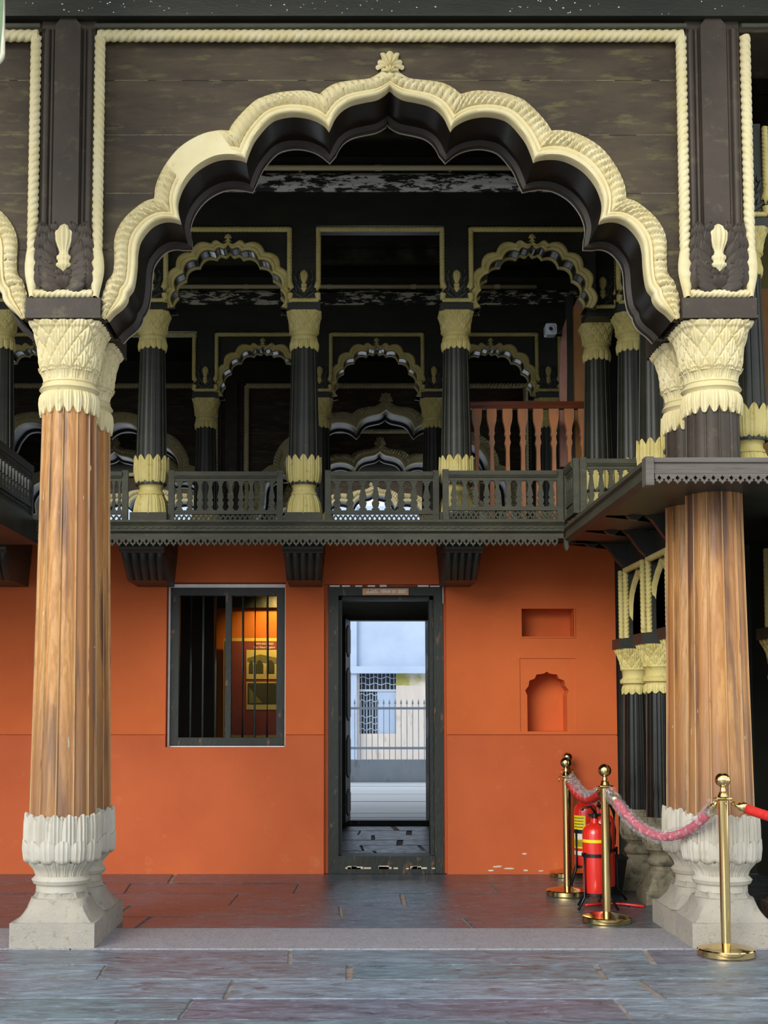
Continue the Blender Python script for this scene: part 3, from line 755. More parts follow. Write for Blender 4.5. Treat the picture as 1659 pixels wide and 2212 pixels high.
# poster
pa, pb = P(483, 1592, YR), P(640, 1379, YR)
t = thing('poster_board', 'red exhibition board with yellow edge and two printed views behind the bars', 'poster', (0, YR-.06, 0))
MB().box(pa[0], pb[0], 0, .025, pa[1], pb[1]).build('board_panel', 'poster_edge', t)
MB().box(pa[0]+.012, pb[0], -.003, .002, pa[1]+.02, pb[1]-.03).build('red_field', 'poster_red', t)
def ppx(px, py): return P(px, py, YR-.06)
for (py0, py1, kind) in ((1404, 1467, 0), (1473, 1533, 1)):
    c0, c1 = ppx(532, py1), ppx(632, py0); W_ = c1[0]-c0[0]; H_ = c1[1]-c0[1]
    pr = MB().box(c0[0], c1[0], -.006, -.001, c0[1], c1[1]).build('print', 'print_light', t)
    if kind == 0:
        MB().prism([(c0[0]+.01, c0[1]+H_*.72), (c0[0]+W_*.3, c0[1]+H_*.85), (c1[0]-.005, c0[1]+H_*.62), (c1[0]-.005, c0[1]+H_*.5), (c0[0]+.01, c0[1]+H_*.6)], -.0075, -.005).build('print_eave', 'print_mid', pr)
        for i, (f, w) in enumerate(((.06, .09), (.2, .17), (.44, .17), (.66, .15), (.84, .13))):
            bx = c0[0]+f*W_; w *= W_
            MB().prism([(bx, c0[1]+H_*.2), (bx+w, c0[1]+H_*.2), (bx+w, c0[1]+H_*.48), (bx+w*.8, c0[1]+H_*.6), (bx+w*.5, c0[1]+H_*.66), (bx+w*.2, c0[1]+H_*.6), (bx, c0[1]+H_*.48)], -.0085, -.006).build('print_arch', 'print_dark', pr)
    else:
        MB().box(c0[0]+.012, c1[0]-.01, -.0075, -.005, c0[1]+H_*.2, c1[1]-.012).build('print_field', 'print_dark', pr)
        for sx, fx in ((1, .06), (-1, .94)):
            bx = c0[0]+W_*fx
            MB().prism([(bx, c0[1]+H_*.22), (bx+sx*W_*.3, c0[1]+H_*.24), (bx+sx*W_*.18, c0[1]+H_*.45), (bx, c0[1]+H_*.8)], -.009, -.0065).build('print_arcade', 'print_mid', pr)
def text(name, body, size, loc, m, parent, bold=.0, rot=(PI/2, 0, 0), width=None):
    cu = bpy.data.curves.new(name, 'FONT'); cu.body = body; cu.size = size; cu.align_x = 'CENTER'; cu.align_y = 'CENTER'; cu.extrude = .0006; cu.offset = bold
    tmp = bpy.data.objects.new('tmp', cu); COL.objects.link(tmp)
    dg = bpy.context.evaluated_depsgraph_get(); me = bpy.data.meshes.new_from_object(tmp.evaluated_get(dg)); bpy.data.objects.remove(tmp)
    me.materials.clear()
    if width and len(me.vertices):
        xs = [q.co.x for q in me.vertices]; s_ = width/(max(xs)-min(xs)); c_ = (max(xs)+min(xs))/2
        for q in me.vertices: q.co.x = (q.co.x-c_)*s_
    return obj(name, me, m, parent, loc, rot)
tx, tz = ppx(572, 1391); text('lettering', 'ಟಿಪ್ಪು ಅರಮನೆ ಬೆಂಗಳೂರು', .028, (tx, -.006, tz), 'sign_ink', t, width=.17)
tx, tz = ppx(571, 1398.5); text('lettering', "Tipu's Palace Bangalore", .03, (tx, -.006, tz), 'sign_ink', t, width=.21)
# the lamp that lights it
t = thing('wall_spotlight', 'small warm spotlight lighting the exhibition board', 'lamp', (-.585, 12.35, 2.56))
MB().lathe([(-.12, .05), (-.1, .055), (0, .03), (.05, .02)], 16).build('lamp_housing', 'black_metal', t, 40)
MB().lathe([(-.122, .002), (-.121, .045)], 16).build('lamp_lens', 'lamp_glow', t)
ld = bpy.data.lights.new('spot_bulb', 'SPOT'); lo = bpy.data.objects.new('spot_bulb', ld); COL.objects.link(lo); lo.parent = t
ld.energy = 42; ld.color = (1, .62, .2); ld.spot_size = math.radians(110); ld.spot_blend = .9; ld.shadow_soft_size = .04
lo.location = (0, 0, -.14); lo.rotation_euler = Vector((-.08, .6, -.6)).to_track_quat('-Z', 'Y').to_euler()

# ---- door
t = thing('door_1', 'dark wooden doorway open through to the bright yard', None, (0, YW, 0)); t['kind'] = 'structure'
ox0 = wxz(709, 1500)[0]; ox1 = wxz(958, 1500)[0]; ix0 = wxz(731, 1500)[0]; ix1 = wxz(938, 1500)[0]
oz1 = wxz(740, 1266)[1]; iz1 = wxz(740, 1286)[1]; sz = wxz(740, 1850)[1]
MB().box(ox0, ix0, .03, .24, 0, oz1).build('jamb', 'frame_wood', t); MB().box(ix1, ox1, .03, .24, 0, oz1).build('jamb', 'frame_wood', t)
MB().box(ix0, ix1, .03, .24, iz1, oz1).build('door_head', 'frame_wood', t)
m = MB(); m.box(ix0, ix0+.03, .1, .26, sz, iz1); m.box(ix1-.03, ix1, .1, .26, sz, iz1); m.box(ix0, ix1, .1, .26, iz1-.03, iz1); m.build('stop_bead', 'frame_wood', t)
MB().box(ix0, ix1, .02, .26, 0, sz).build('threshold', 'frame_wood', t)
m = MB()
for i in range(16):
    x = ix0+(ix1-ix0)*random.random(); w = random.uniform(.02, .09); m.box(x, min(ix1, x+w), .017, .022, sz*.28, sz*random.uniform(.34, .46))
o = m.build('worn_paint', 'bare_plaster', t); o['kind'] = 'stuff'
m = MB()
for i in range(9):
    x = ox0+(ox1-ox0)*(i/9+.02*random.random()); w = random.uniform(.03, .1)
    if i in (5, 6): continue
    m.box(x, x+w, .026, .04, oz1-.004, oz1+random.uniform(.004, .014))
m.box(ox1, ox1+.006, .026, .06, oz1-.14, oz1)
o = m.build('white_paint_edge', 'white_paint', t); o['kind'] = 'stuff'
for a_, b_ in ((dx0-.001, ox0), (ox1, dx1+.001)): MB().box(a_, b_, .05, .24, 0, dz1).build('plaster_reveal', 'orange_dado', t)
MB().box(ox0, ox1, .05, .24, oz1, dz1+.001).build('plaster_reveal', 'orange_dado', t)
# sign
sx0, sz0 = P(783, 1285.5, YW+.015); sx1, sz1 = P(882.5, 1271, YW+.015)
t = thing('exit_sign', 'small tan EXIT sign in three scripts over the doorway', 'sign', ((sx0+sx1)/2, YW+.014, sz0))
w = (sx1-sx0)/2; h = sz1-sz0
MB().box(-w, w, 0, .014, 0, h).build('sign_plate', 'sign_board', t)
kk = 2*w/99.5
text('lettering', 'ಹೊರಗೆ', .036, (-w+22*kk, -.001, h*.5), 'sign_ink', t, .0006, width=28*kk)
text('lettering', 'निकास', .036, (-w+50*kk, -.001, h*.5), 'sign_ink', t, .0006, width=21*kk)
text('lettering', 'द्वार', .036, (-w+68*kk, -.001, h*.5), 'sign_ink', t, .0006, width=10*kk)
text('lettering', 'EXIT', .036, (-w+86*kk, -.001, h*.5), 'sign_ink', t, .001, width=17*kk)
# far doorway of the passage
YD = 14.9
gx0, gz0 = P(756, 1772, YD); gx1, gz1 = P(919, 1340, YD)
o = wall_cells(MB(), -6.9, 6, -.03, ZB, YD, YD+.24, [(gx0-.07, gx1+.07, -.1, gz1+.06)]).build('wall_far', 'corridor_wall'); struct(o)
t = thing('door_2', 'far doorway of the passage with two leaves folded back', None, (0, YD, 0)); t['kind'] = 'structure'
MB().box(gx0-.07, gx0-.01, 0, .2, 0, gz1+.06).build('jamb', 'frame_wood', t); MB().box(gx1+.01, gx1+.07, 0, .2, 0, gz1+.06).build('jamb', 'frame_wood', t)
MB().box(gx0-.01, gx1+.01, 0, .2, gz1, gz1+.06).build('door_head', 'frame_wood', t); MB().box(gx0-.01, gx1+.01, -.02, .2, -.02, gz0).build('threshold', 'frame_wood', t)
for s, gx, ang in ((-1, gx0-.012, -.13), (1, gx1+.012, .17)):
    lf = bpy.data.objects.new('door_leaf', None); COL.objects.link(lf); lf.parent = t; lf.location = (gx, -.01, gz0+.01); lf.rotation_euler = (0, 0, ang)
    H_ = gz1-gz0-.02; L_ = .43; th = .035
    MB().box(-th/2, th/2, -L_, 0, 0, H_).build('leaf_panel', 'frame_wood', lf)
    sx = -s
    for z0_, z1_ in ((.06, .36), (.48, .96), (1.12, 1.72), (1.84, H_-.06)):
        MB().prism([(-L_+.06, z0_+.05), (-L_/2, z0_), (-.06, z0_+.05), (-.06, z1_-.05), (-L_/2, z1_), (-L_+.06, z1_-.05)], sx*th/2, sx*(th/2+.012), 'x').build('raised_field', 'balcony_wood', lf)

# ------------------------------------------------------------------ yard beyond the passage
o = MB().box(-9, 9, 15.2, 46, -.14, .0).build('floor_yard', 'ext_pavement'); struct(o, 'pale paved veranda and yard floor beyond the passage')
for i, y in enumerate((15.9, 16.5, 17.3, 18.6, 20.2, 22.2)):
    MB().box(-3, 4, y, y+random.uniform(.5, 1.4), 0, .004+.003*(i % 2)).build('paving_strip', 'ext_pavement', o)
YLw = 23.4
def ex(px, py, Y): return P(px, py, Y)
zlw = ex(830, 1641, YLw)[1]
lw = tag(MB().box(-5, 7, YLw, YLw+.3, 0, zlw).build('low_wall', 'ext_low_wall'), 'stained grey low wall carrying the iron fence', 'wall')
t = thing('iron_fence', 'pale blue iron fence with spear bars on the low wall', 'fence', (0, YLw+.15, zlw))
r1, r2 = ex(830, 1530, YLw+.15)[1]-zlw, ex(830, 1616, YLw+.15)[1]-zlw
for r in (r1, r2): MB().box(-2.5, 4.5, -.02, .02, r-.022, r+.022).build('fence_rail', 'fence_paint', t)
bar = None; zt_ = ex(830, 1510, YLw+.15)[1]-zlw
for i in range(60):
    x = -2.3+i*.105
    if bar is None:
        m = MB(); m.box(-.006, .006, -.006, .006, 0, zt_-.08); m.grid([[(-.02, -.01, zt_-.09), (.02, -.01, zt_-.09), (.02, .01, zt_-.09), (-.02, .01, zt_-.09)], [(-.001, 0, zt_), (.001, 0, zt_), (.001, .001, zt_), (-.001, .001, zt_)]], cu=True, cap=True)
        bar = m.mesh('fence_bar')
    obj('fence_bar', bar, 'fence_paint', t, (x, 0, 0))
YB2 = 33.0
t = thing('yard_building', 'pale blue and white building with grilled window beyond the fence', 'building', (0, YB2, 0))
zl1 = ex(830, 1455, YB2)[1]; zl0 = ex(830, 1440, YB2)[1]
W1 = (ex(777, 1585, YB2)[0], ex(856, 1585, YB2)[0], ex(777, 1585, YB2)[1], zl1)
wall_cells(MB(), -6, 9, 0, zl1, 0, .3, [W1]).build('building_wall', 'ext_wall_white', t)
MB().box(-6, 9, -.1, .3, zl0, 6.5).build('upper_wall', 'ext_wall_blue', t)
MB().box(-6, 9, -.3, .3, zl1, zl0).build('ledge', 'ext_wall_blue', t)
c0, c1 = ex(757, 1500, YB2-.2)[0], ex(770.5, 1500, YB2-.2)[0]
MB().box(c0-.6, c1, -.22, 0, 0, zl1).build('pilaster', 'ext_wall_blue', t)
MB().box(c0-.6, c1, -.25, -.1, zl0, 6.5).build('upper_pilaster', 'ext_wall_blue', t)
MB().box(W1[1], W1[1]+1.5, -.004, 0, zl1-.3, zl1).build('mossy_stain', 'moss', t)
zm_ = ex(830, 1492, YB2)[1]; xm_ = ex(815, 1500, YB2)[0]
wn_ = bpy.data.objects.new('window', None); COL.objects.link(wn_); wn_.parent = t
MB().box(W1[0], W1[1], .2, .24, W1[2], W1[3]).build('dark_opening', 'ext_dark', wn_)
MB().box(W1[0], W1[1], .05, .16, zm_-.02, zm_+.035).build('transom', 'ext_frame', wn_)
MB().box(xm_, W1[1], .08, .12, W1[2], zm_-.02).build('shutter', 'ext_wall_blue', wn_)
m = MB()
for (a, b, z0_, z1_, nb) in ((W1[0], W1[1], zm_+.03, zl1, 9), (W1[0], xm_, W1[2], zm_-.02, 6)):
    for i in range(nb): x = a+(b-a)*(i+.5)/nb; m.box(x-.009, x+.009, .1, .112, z0_, z1_)
    for zz in [z0_+(z1_-z0_)*f for f in ((.35, .75) if nb == 9 else (.1, .25, .4, .6, .78, .93))]:
        m.tube([(a+(b-a)*i/16, .095, zz+.025*math.sin(i/16*2*PI*(nb/3))) for i in range(17)], .012, 5)
m.build('grille', 'ext_frame', wn_)

# ------------------------------------------------------------------ ceiling, upper floor, closing walls
o = MB().box(-7.2, 6.2, YP+.6, 18.9, 5.58, 5.8).build('ceiling', 'gloss_black'); struct(o, 'dark glossy painted ceiling of the hall')
m = MB()
for i in range(21): m.box(-7, 6, 8.2+i*.5, 8.2+i*.5+.485, 5.565, 5.581)
m.build('ceiling_board', 'gloss_black', o)
o['label'] = 'dark glossy painted ceiling of the hall'
YBAL = 9.46
uf = wall_cells(MB(), -6.9, XE+1.1, ZB, 2.70, YBAL+.06, 13.7, []).build('floor_upper', 'balcony_wood'); struct(uf, 'upper hall floor reaching the balcony edge')
o = MB().box(-7.15, -6.95, 7.9, 22.4, -.03, 5.58).build('wall_left', 'dark_paint'); struct(o)
o = MB().box(3.35, 3.55, 7.9, 14.9, -.03, 5.58).build('wall_right', 'dark_paint'); struct(o)
o = MB().box(2.25, 3.35, 13.5, 13.7, 2.70, 5.57).build('wall_upper_end', 'dark_paint'); struct(o)
o = MB().box(-7, 6, 20.7, 22.6, 5.58, 5.8).build('ceiling_yard_shade', 'gloss_black'); struct(o, 'narrow roof added to shade the outermost arcade')  # roof strip added so the outermost arches do not catch full sky
o = MB().box(5.95, 6.15, 14.9, 22.4, -.03, 5.58).build('wall_right_far', 'dark_paint'); struct(o)

# ------------------------------------------------------------------ upper arcades: small column, pier and arch
YA = 9.80; ZF = 2.70
def az(y): return ZP(y, YA-.1)-ZF
def ar(px): return px*SC(850, YA)
SM = {}
def make_small_meshes():
    s = ar(39)
    SM['plinth'] = (MB().box(-s, s, -s, s, 0, az(1108)).mesh('plinth'), 'balcony_wood')
    mb = MB()
    leaf_ring(mb, [(az(1108), ar(38)), (az(1098), ar(37.5)), (az(1082), ar(34.5)), (az(1068), ar(28))], 12, .008, .004, .05, .03, 10, 8)
    mb.lathe([(az(1110), ar(34)), (az(1070), ar(25)), (az(1066), ar(29)), (az(1061), ar(28)), (az(1058), ar(25)), (az(1050), ar(24.5)), (az(1047), ar(27)), (az(1042), ar(29)), (az(1038), ar(33))], 24)
    leaf_ring(mb, [(az(1044), ar(30)), (az(1036), ar(35)), (az(1015), ar(37)), (az(992), ar(36))], 12, 0, .045, .05, .03, 10, 9)
    SM['leaf_base'] = (mb.mesh('leaf_base', 50), 'cream_old')
    SM['shaft'] = (fluted(MB(), az(1045), az(742), lambda z: ar(33.5)+(ar(27.5)-ar(33.5))*max(0, (z-az(985))/(az(752)-az(985))), 12, 6, .04).mesh('shaft', 25), 'dark_paint')
    mb = MB()
    leaf_ring(mb, [(az(746), ar(29)), (az(738), ar(31)), (az(732), ar(30)), (az(728), ar(27))], 14, .022, 0, .07, .02, 8, 6)
    mb.lathe([(az(750), ar(25)), (az(730), ar(28)), (az(727), ar(30)), (az(723), ar(29)), (az(720), ar(27)), (az(714), ar(30)), (az(711), ar(33))], 24)
    scale_bell(mb, [(az(714), ar(30)), (az(705), ar(31.5)), (az(690), ar(33)), (az(678), ar(35)), (az(671), ar(37))], 12, 3.4, 2.2, 6, .04, 120, 26)
    SM['capital'] = (mb.mesh('capital', 50), 'cream_old')
make_small_meshes()
def small_column(loc, label, group=None):
    t = thing('upper_column', label, 'column', loc, 0, group)
    for k in ('plinth', 'leaf_base', 'shaft', 'capital'): obj(k, *SM[k], t)
    return t
def make_small_pier():
    t = thing('upper_pier', '', 'pier'); f = -.125; w = ar(25); yb = .125
    z0, z1, zt = az(672), az(656), az(487)
    MB().box(-ar(35.5), ar(35.5), f, yb, z0, z1).build('abacus', 'dark_paint', t)
    MB().box(-w, w, f+.025, yb-.02, z1, zt).build('post', 'dark_paint', t)
    zb, zc = az(647), az(584); H = zc-zb; m = MB(); m.box(-w, w, f+.012, f+.03, zb, zc)
    for s in (-1, 1):
        for (x, z, a, L, W_) in ((.01, .05, 1.0, .5, .3), (.02, .28, .6, .45, .3), (.055, .1, .1, .5, .25), (.05, .5, .3, .45, .25), (.03, .62, .1, .32, .2), (.065, .85, -.3, .2, .2)):
            leaf(m, s*x, zb+z*H, s*a, L*H, W_*.13, f+.014, .016, .014, 5, 4)
    m.build('carved_block', 'dark_paint', t, 60)
    bud(MB(), 0, az(632), az(584), f+.012, ar(8.5)).build('bud_ornament', 'cream_old', t, 60)
    R = ar(5.6); xr = ar(31); zr = az(650)
    rope(MB(), (-xr, f+.005, zr), (xr, f+.005, zr), R*.85, .02, 8, 5).build('rope_moulding', 'cream_old', t, 60)
    for s in (-1, 1):
        rope(MB(), (s*xr, f+.008, az(612)), (s*xr, f+.008, az(495)), R, s*.026, 8, 5).build('rope_moulding', 'cream_old', t, 60)
        m = MB(); m.tube([(s*xr, f+.006, zr), (s*(xr-.006), f+.003, az(636)), (s*(xr-.008), f+.003, az(622)), (s*xr, f+.006, az(608))], [R, R*1.25, R*1.4, R*.9], 8)
        m.build('leaf_scroll', 'cream_old', t, 60)
    return t
DA = 1.167; YPF = YA-.085
def arc2(a, b, bulge, n=8):
    a, b = Vector(a), Vector(b); d = b-a; nn = Vector((-d.y, d.x)); c = (a+b)/2+nn*bulge*2
    return [((1-t)**2)*a+2*t*(1-t)*c+t*t*b for t in [i/n for i in range(n+1)]]
def make_small_arch():
    t = thing('small_cusped_arch', '', 'arch'); k = SC(600, YPF); dep = .20
    def cv(dx, y): return (dx*k, ZP(y, YPF)-ZF)
    ci = [(0, 529), (29, 543), (66, 561), (96, 590), (113, 627), (114, 664)]; co = [(0, 520), (37, 526), (80, 545), (113, 577), (130, 620), (130, 668)]
    def half(cs_, top):
        c = [cv(*q) for q in cs_]
        a, b = Vector(c[0]), Vector(c[1])
        og = [a.lerp(b, i/8)+Vector((0, -1))*(b.x-a.x)*.16*math.sin(i/8*2*PI) for i in range(9)]
        out = og
        for p, q in zip(c[1:], c[2:]): out = out+arc2(p, q, .27)[1:]
        return out
    hi, ho = half(ci, 0), half(co, 1); inner, outer = full_curve(hi), full_curve(ho)
    w = DA/2-ar(25); zt, zf = az(487), cv(0, 668)[1]
    poly = [(-w, zt), (-w, zf)]+[(q.x, q.y) for q in inner]+[(w, zf), (w, zt)]
    MB().prism(poly, 0, .03).build('panel', 'dark_paint', t)
    MB().prism(poly, dep-.02, dep).build('rear_panel', 'dark_paint', t)
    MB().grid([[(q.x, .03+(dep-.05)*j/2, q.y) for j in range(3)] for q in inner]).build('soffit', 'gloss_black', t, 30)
    m = MB(); m.grid([[(a.x, dep, a.y), (a.x*.985, dep+.006, a.y-.008), (a.x*.985, dep-.03, a.y-.008), (a.x, dep-.04, a.y)] for a in inner]); m.build('rear_edge', 'cream_old', t, 30)
    prof = [(0, -.028), (0, .008), (.1, .016), (.3, .018), (.38, .010), (.5, .018), (.7, .022), (.88, .018), (1, .008), (1, -.005)]
    bi = []; bo = []
    for a, b, L in ((inner, outer, 0),):
        for i in range(len(a)-1):
            for j in range(3): bi.append(a[i].lerp(a[i+1], j/3)); bo.append(b[i].lerp(b[i+1], j/3))
        bi.append(a[-1]); bo.append(b[-1])
    arch_band(MB(), bi, bo, 0, prof, .007, .022).build('arch_band', 'cream_old', t, 50)
    m = MB(); zc = cv(0, 520)[1]; m.grid([[(sx*wd*k, -.02 if abs(sx) < .9 else 0, zc+dz*k) for sx in (-1, -.5, 0, .5, 1)] for wd, dz in ((13, -4), (6, 0), (3, 5), (5, 8))])
    palmette(m, 0, zc+6*k, 8*k, -.006, 5, 1.9, .018, 1.1); m.build('palmette_finial', 'cream_old', t, 50)
    return t
def row_rope(x0, x1, y, z, label, group):
    o = rope(MB(), (0, 0, 0), (x1-x0, 0, 0), ar(6), .03, 8, 5).build('rope_moulding', 'cream_old', None, 60)
    o.location = (x0, y, z); return tag(o, label, 'moulding', group)
zrope = az(497)+ZF
XA = P(657, 800, YA)[0]
sp = make_small_pier(); sa = make_small_arch()
lab = {'A': ('at the balcony edge between the railing panels', 'balcony row'), 'B': ('in the second upper arcade behind the balcony columns', 'second row')}
first = [True, True]
COLW = {'A': ['at the balcony edge, half hidden behind the free-standing teak column', 'at the balcony edge between the short railing panel and the window-side panel',
              'at the balcony edge between the window-side and doorway railing panels', 'behind the boxed-out railing panel at the balcony edge'],
        'B': ['in the second arcade at the hall end near the side gallery', 'in the second arcade behind the free-standing teak column', 'in the second arcade, seen under the balcony arch over the window',
              'in the second arcade, close beside the balcony column between railing panels', 'in the second arcade beside the boxed-out railing column', 'in the second arcade by the security camera']}
ARCW = {'A': {1: 'over the window-side railing panel'}, 'B': {0: 'in the second arcade near the side gallery', 2: 'in the second arcade, seen under the balcony arch over the window', 3: 'in the second arcade, seen through the open bay over the doorway', 4: 'in the second arcade behind the stair railing'}}
def upper_row(key, xs, y, arches, fx=1.0):
    w0, g = lab[key]
    for n_, x in enumerate(xs):
        w = COLW[key][n_]
        small_column((x, y, ZF), 'dark fluted column '+w, 'upper columns of the '+g)
        if first[0]: o = sp; o.location = (x, y, ZF); first[0] = False
        else: o = dup(sp, (x, y, ZF))
        tag(o, 'rope-framed dark pier '+w, 'pier', 'upper piers of the '+g)
    for i, (a, b) in enumerate(zip(xs, xs[1:])):
        row_rope(a+ar(31), b-ar(31), y-.115, zrope, 'cream rope moulding along the frieze '+w0, 'frieze ropes of the '+g)
        if i in arches:
            if first[1]: o = sa; first[1] = False
            else: o = dup(sa, (0, 0, 0))
            o.location = ((a+b)/2, y-.085, ZF); o.scale = (fx, 1, 1)
            tag(o, 'small many-cusped arch '+ARCW[key][i], 'arch', 'small arches of the '+g)
XSA = [XA+DA*k for k in (-2, -1, 0, 1)]
upper_row('A', XSA, YA, (1,))
# last bay of the balcony row: its far column stands a little back
small_column((2.02, YA+.32, ZF), 'dark fluted column with cream capital beside the peeling stair posts')
tag(dup(sp, (2.02, YA+.16, ZF)), 'dark rope-framed pier over the column beside the stair posts', 'pier', 'upper piers by the stair')
o = dup(sa, ((XSA[-1]+2.02)/2+.01, YA-.085, ZF)); tag(o, 'small dark many-cusped arch above the brown stair railing', 'arch'); o.scale = (.98, 1, 1)
row_rope(XSA[-1]+ar(31), 2.02-ar(24), YA-.115, zrope, 'cream rope moulding along the frieze above the stair arch', 'frieze ropes of the stair bay')
YB = 12.6
XSB = [-1.345+1.12*k for k in (-2, -1, 0, 1, 2, 3)]
upper_row('B', XSB, YB, (0, 2, 3, 4), .955)
def frieze(name, y, x0, x1, label, band):
    zb = az(487)+ZF
    o = MB().box(x0, x1, y-.10, y+.11, zb, 5.565).build(name, 'dark_paint'); struct(o, label)
    z0, z1 = ZP(415, YA-.1), ZP(377, YA-.1)
    m = MB(); m.prism([(y-.10, z0), (y-.115, z0), (y-.145, z0+.04), (y-.15, z1-.03), (y-.125, z1), (y-.10, z1)], x0, x1, 'x'); m.build('peeling_cornice', band, o)
    return o
frieze('wall_upper_first', YA, -6.9, 3.3, 'dark frieze wall with peeling white cornice above the balcony arcade', 'peeling')
frieze('wall_upper_second', YB, -6.9, 3.3, 'dark frieze wall with peeling cornice above the second arcade', 'peeling_dim')
def conduit(y, x0, x1, label):
    t = thing('conduit_pipe', label, 'pipe', (x0, y-.165, ZP(370, YA-.1)))
    MB().tube([(0, 0, 0), (x1-x0, 0, 0)], .021, 10).build('pipe', 'cream', t, True)
    for i in range(5):
        x = (x1-x0)*(i+.5)/5; MB().tube([(x, 0, 0), (x+.05, 0, 0)], .025, 10).build('coupling', 'cream', t, 40)
    for i in range(4):
        x = (x1-x0)*(i+.8)/4.6; MB().box(x-.01, x+.01, 0, .068, -.008, .008).build('clip', 'cream_old', t)
conduit(YA, -2.4, 2.9, 'cream conduit pipe along the top of the balcony frieze')
conduit(YB, -2.2, 1.9, 'cream conduit pipe along the second frieze deeper in the hall')

# far double-height arcades towards the yard
for key, yy, w in (('C', 15.6, 'first'), ('D', 18.2, 'second'), ('E', 21.6, 'outermost')):
    for k in (0, -1):
        xx = .53+k*SPAN
        o = dup(arch_front, (xx, yy, 0)); tag(o, 'large dark cusped arch in the %s far row, %s' % (w, 'in line with the doorway' if k == 0 else 'in line with the teak column'), 'arch', 'far arches of the %s yard row' % w)
    for k in (0, 1, -1):
        xx = .53-SPAN/2+k*SPAN; ww = ('on the window side of the doorway', 'on the niche side of the doorway', 'at the outer end')[k]
        o = dup(pier, (xx, yy+.14, 0)); tag(o, 'dark carved pier in the %s far row, %s' % (w, ww), 'pier', 'far piers of the %s yard row' % w)
        big_column((xx, yy+.14, 0), 'tall fluted column in the %s far row, %s' % (w, ww), 'far columns of the %s yard row' % w)
    o = MB().box(-6.9, 5.9, yy+.0, yy+.5, zl, 5.565).build('wall_yard_row', 'dark_paint'); struct(o)

# ------------------------------------------------------------------ balcony
XB0, XB1 = P(75, 1100, YBAL)[0], P(1217, 1100, YBAL)[0]
bal = thing('balcony', 'dark weathered wooden balcony edge with pierced fringe over the orange wall', 'balcony', (0, YBAL, 2.52))
m = MB(); L0, L1 = XB0, XB1
m.prism([(.06, .18), (-.045, .18), (-.05, .165), (-.025, .14), (-.02, .125), (-.03, .115), (-.028, .10), (0, .085), (0, .05), (.06, .05)], L0, L1, 'x')
m.build('edge_beam', 'balcony_wood', bal)
def tooth_mesh(w, h, th):
    m = MB()
    for s in (-1, 1):
        pl = [(0, 0), (s*.5*w, 0), (s*.5*w, -.52*h), (s*.36*w, -.62*h), (s*.42*w, -.74*h), (s*.2*w, -.8*h), (0, -h), (0, -.72*h), (s*.24*w, -.48*h), (0, -.24*h)]
        m.prism(pl if s > 0 else pl[::-1], 0, th)
    return m.mesh('fringe_tooth')
tp = 14.7*SC(1170, YBAL); tm = tooth_mesh(tp, .072, .014)
n = int((XB1-XB0)/tp)
for i in range(n): obj('fringe_tooth', tm, 'balcony_wood', bal, (XB0+tp*(i+.5), -.004, .062))
m = MB()
for i in range(int((XB1-XB0)/.06)): m.box(XB0+i*.06+.008, XB0+i*.06+.03, -.036, -.028, .118, .128)
o = m.build('carved_bead', 'balcony_wood', bal); o['kind'] = 'stuff'

def flat_profile(prof, h, w, th):
    pl = [(-q*w/2, t*h) for t, q in prof]+[(q*w/2, t*h) for t, q in reversed(prof)]
    m = MB(); m.prism(pl, -th/2, th/2); return m.mesh('baluster')
BP = [(0, 1), (.05, 1), (.10, .55), (.16, .8), (.24, 1.0), (.31, .85), (.34, .55), (.38, .6), (.44, .95), (.56, .8), (.70, .55), (.80, .45), (.85, .45), (.88, .8), (.92, .55), (.96, 1), (1, 1)]
balus = {}
def railing(label, x0, x1, y, z0, z1, nb, rot=None, group=None, m_='balcony_wood', strip=True, st=.045):
    "one railing panel from x0 to x1 on the plane y (or along y when rot is given)"
    t = thing('railing_panel', label, 'railing', (x0, y, z0), rot or 0, group); W_ = x1-x0; H = z1-z0; th = .04
    MB().box(0, st, -th/2, th/2, 0, H+.012).build('stile', m_, t); MB().box(W_-st, W_, -th/2, th/2, 0, H+.012).build('stile', m_, t)
    m = MB(); m.prism([(-th/2-.012, H-.03), (-th/2, H-.05), (th/2, H-.05), (th/2+.012, H-.03), (th/2+.012, H), (-th/2-.012, H)], st, W_-st, 'x'); m.build('top_rail', m_, t)
    zb = .085 if strip else .03
    MB().box(st, W_-st, -.016, .016, zb, zb+.03).build('middle_rail', m_, t)
    MB().box(st, W_-st, -.018, .018, 0, .022).build('bottom_rail', m_, t)
    MB().box(st, W_-st, -.014, .014, H-.072, H-.05).build('bead_rail', m_, t)
    if strip:
        m = MB(); n = max(3, int((W_-2*st)/.036)); p = (W_-2*st)/n; h = zb-.022; c = .022+h/2
        for i in range(n):
            xc = st+p*(i+.5)
            for a in (.7, -.7):
                dx, dz = math.cos(a)*p*.62, math.sin(a)*h*.62; nx, nz = -math.sin(a)*.006, math.cos(a)*.006
                m.prism([(xc-dx-nx, c-dz-nz), (xc+dx-nx, c+dz-nz), (xc+dx+nx, c+dz+nz), (xc-dx+nx, c-dz+nz)], -.008, .008)
            m.prism([(xc-.008, c), (xc, c-.008), (xc+.008, c), (xc, c+.008)], -.012, .012)
        o = m.build('pierced_strip', m_, t); o['kind'] = 'stuff'
    hb = H-.072-(zb+.03); p = (W_-2*st)/nb
    key = round(hb, 3), round(p, 3)
    if key not in balus: balus[key] = flat_profile(BP, hb, p*.62, .022)
    for i in range(nb): obj('baluster', balus[key], m_, t, (st+p*(i+.5), 0, zb+.03))
    return t
YRL = 9.72
def rx(px): return P(px, 1075, YRL)[0]
zr0, zr1 = ZF, ZP(1020, YRL)
railing('short weathered railing panel beside the first balcony column', rx(215), rx(277), YRL, zr0, zr1, 3)
railing('weathered railing panel between two balcony columns, above the barred window', rx(364), rx(611), YRL, zr0, zr1, 10)
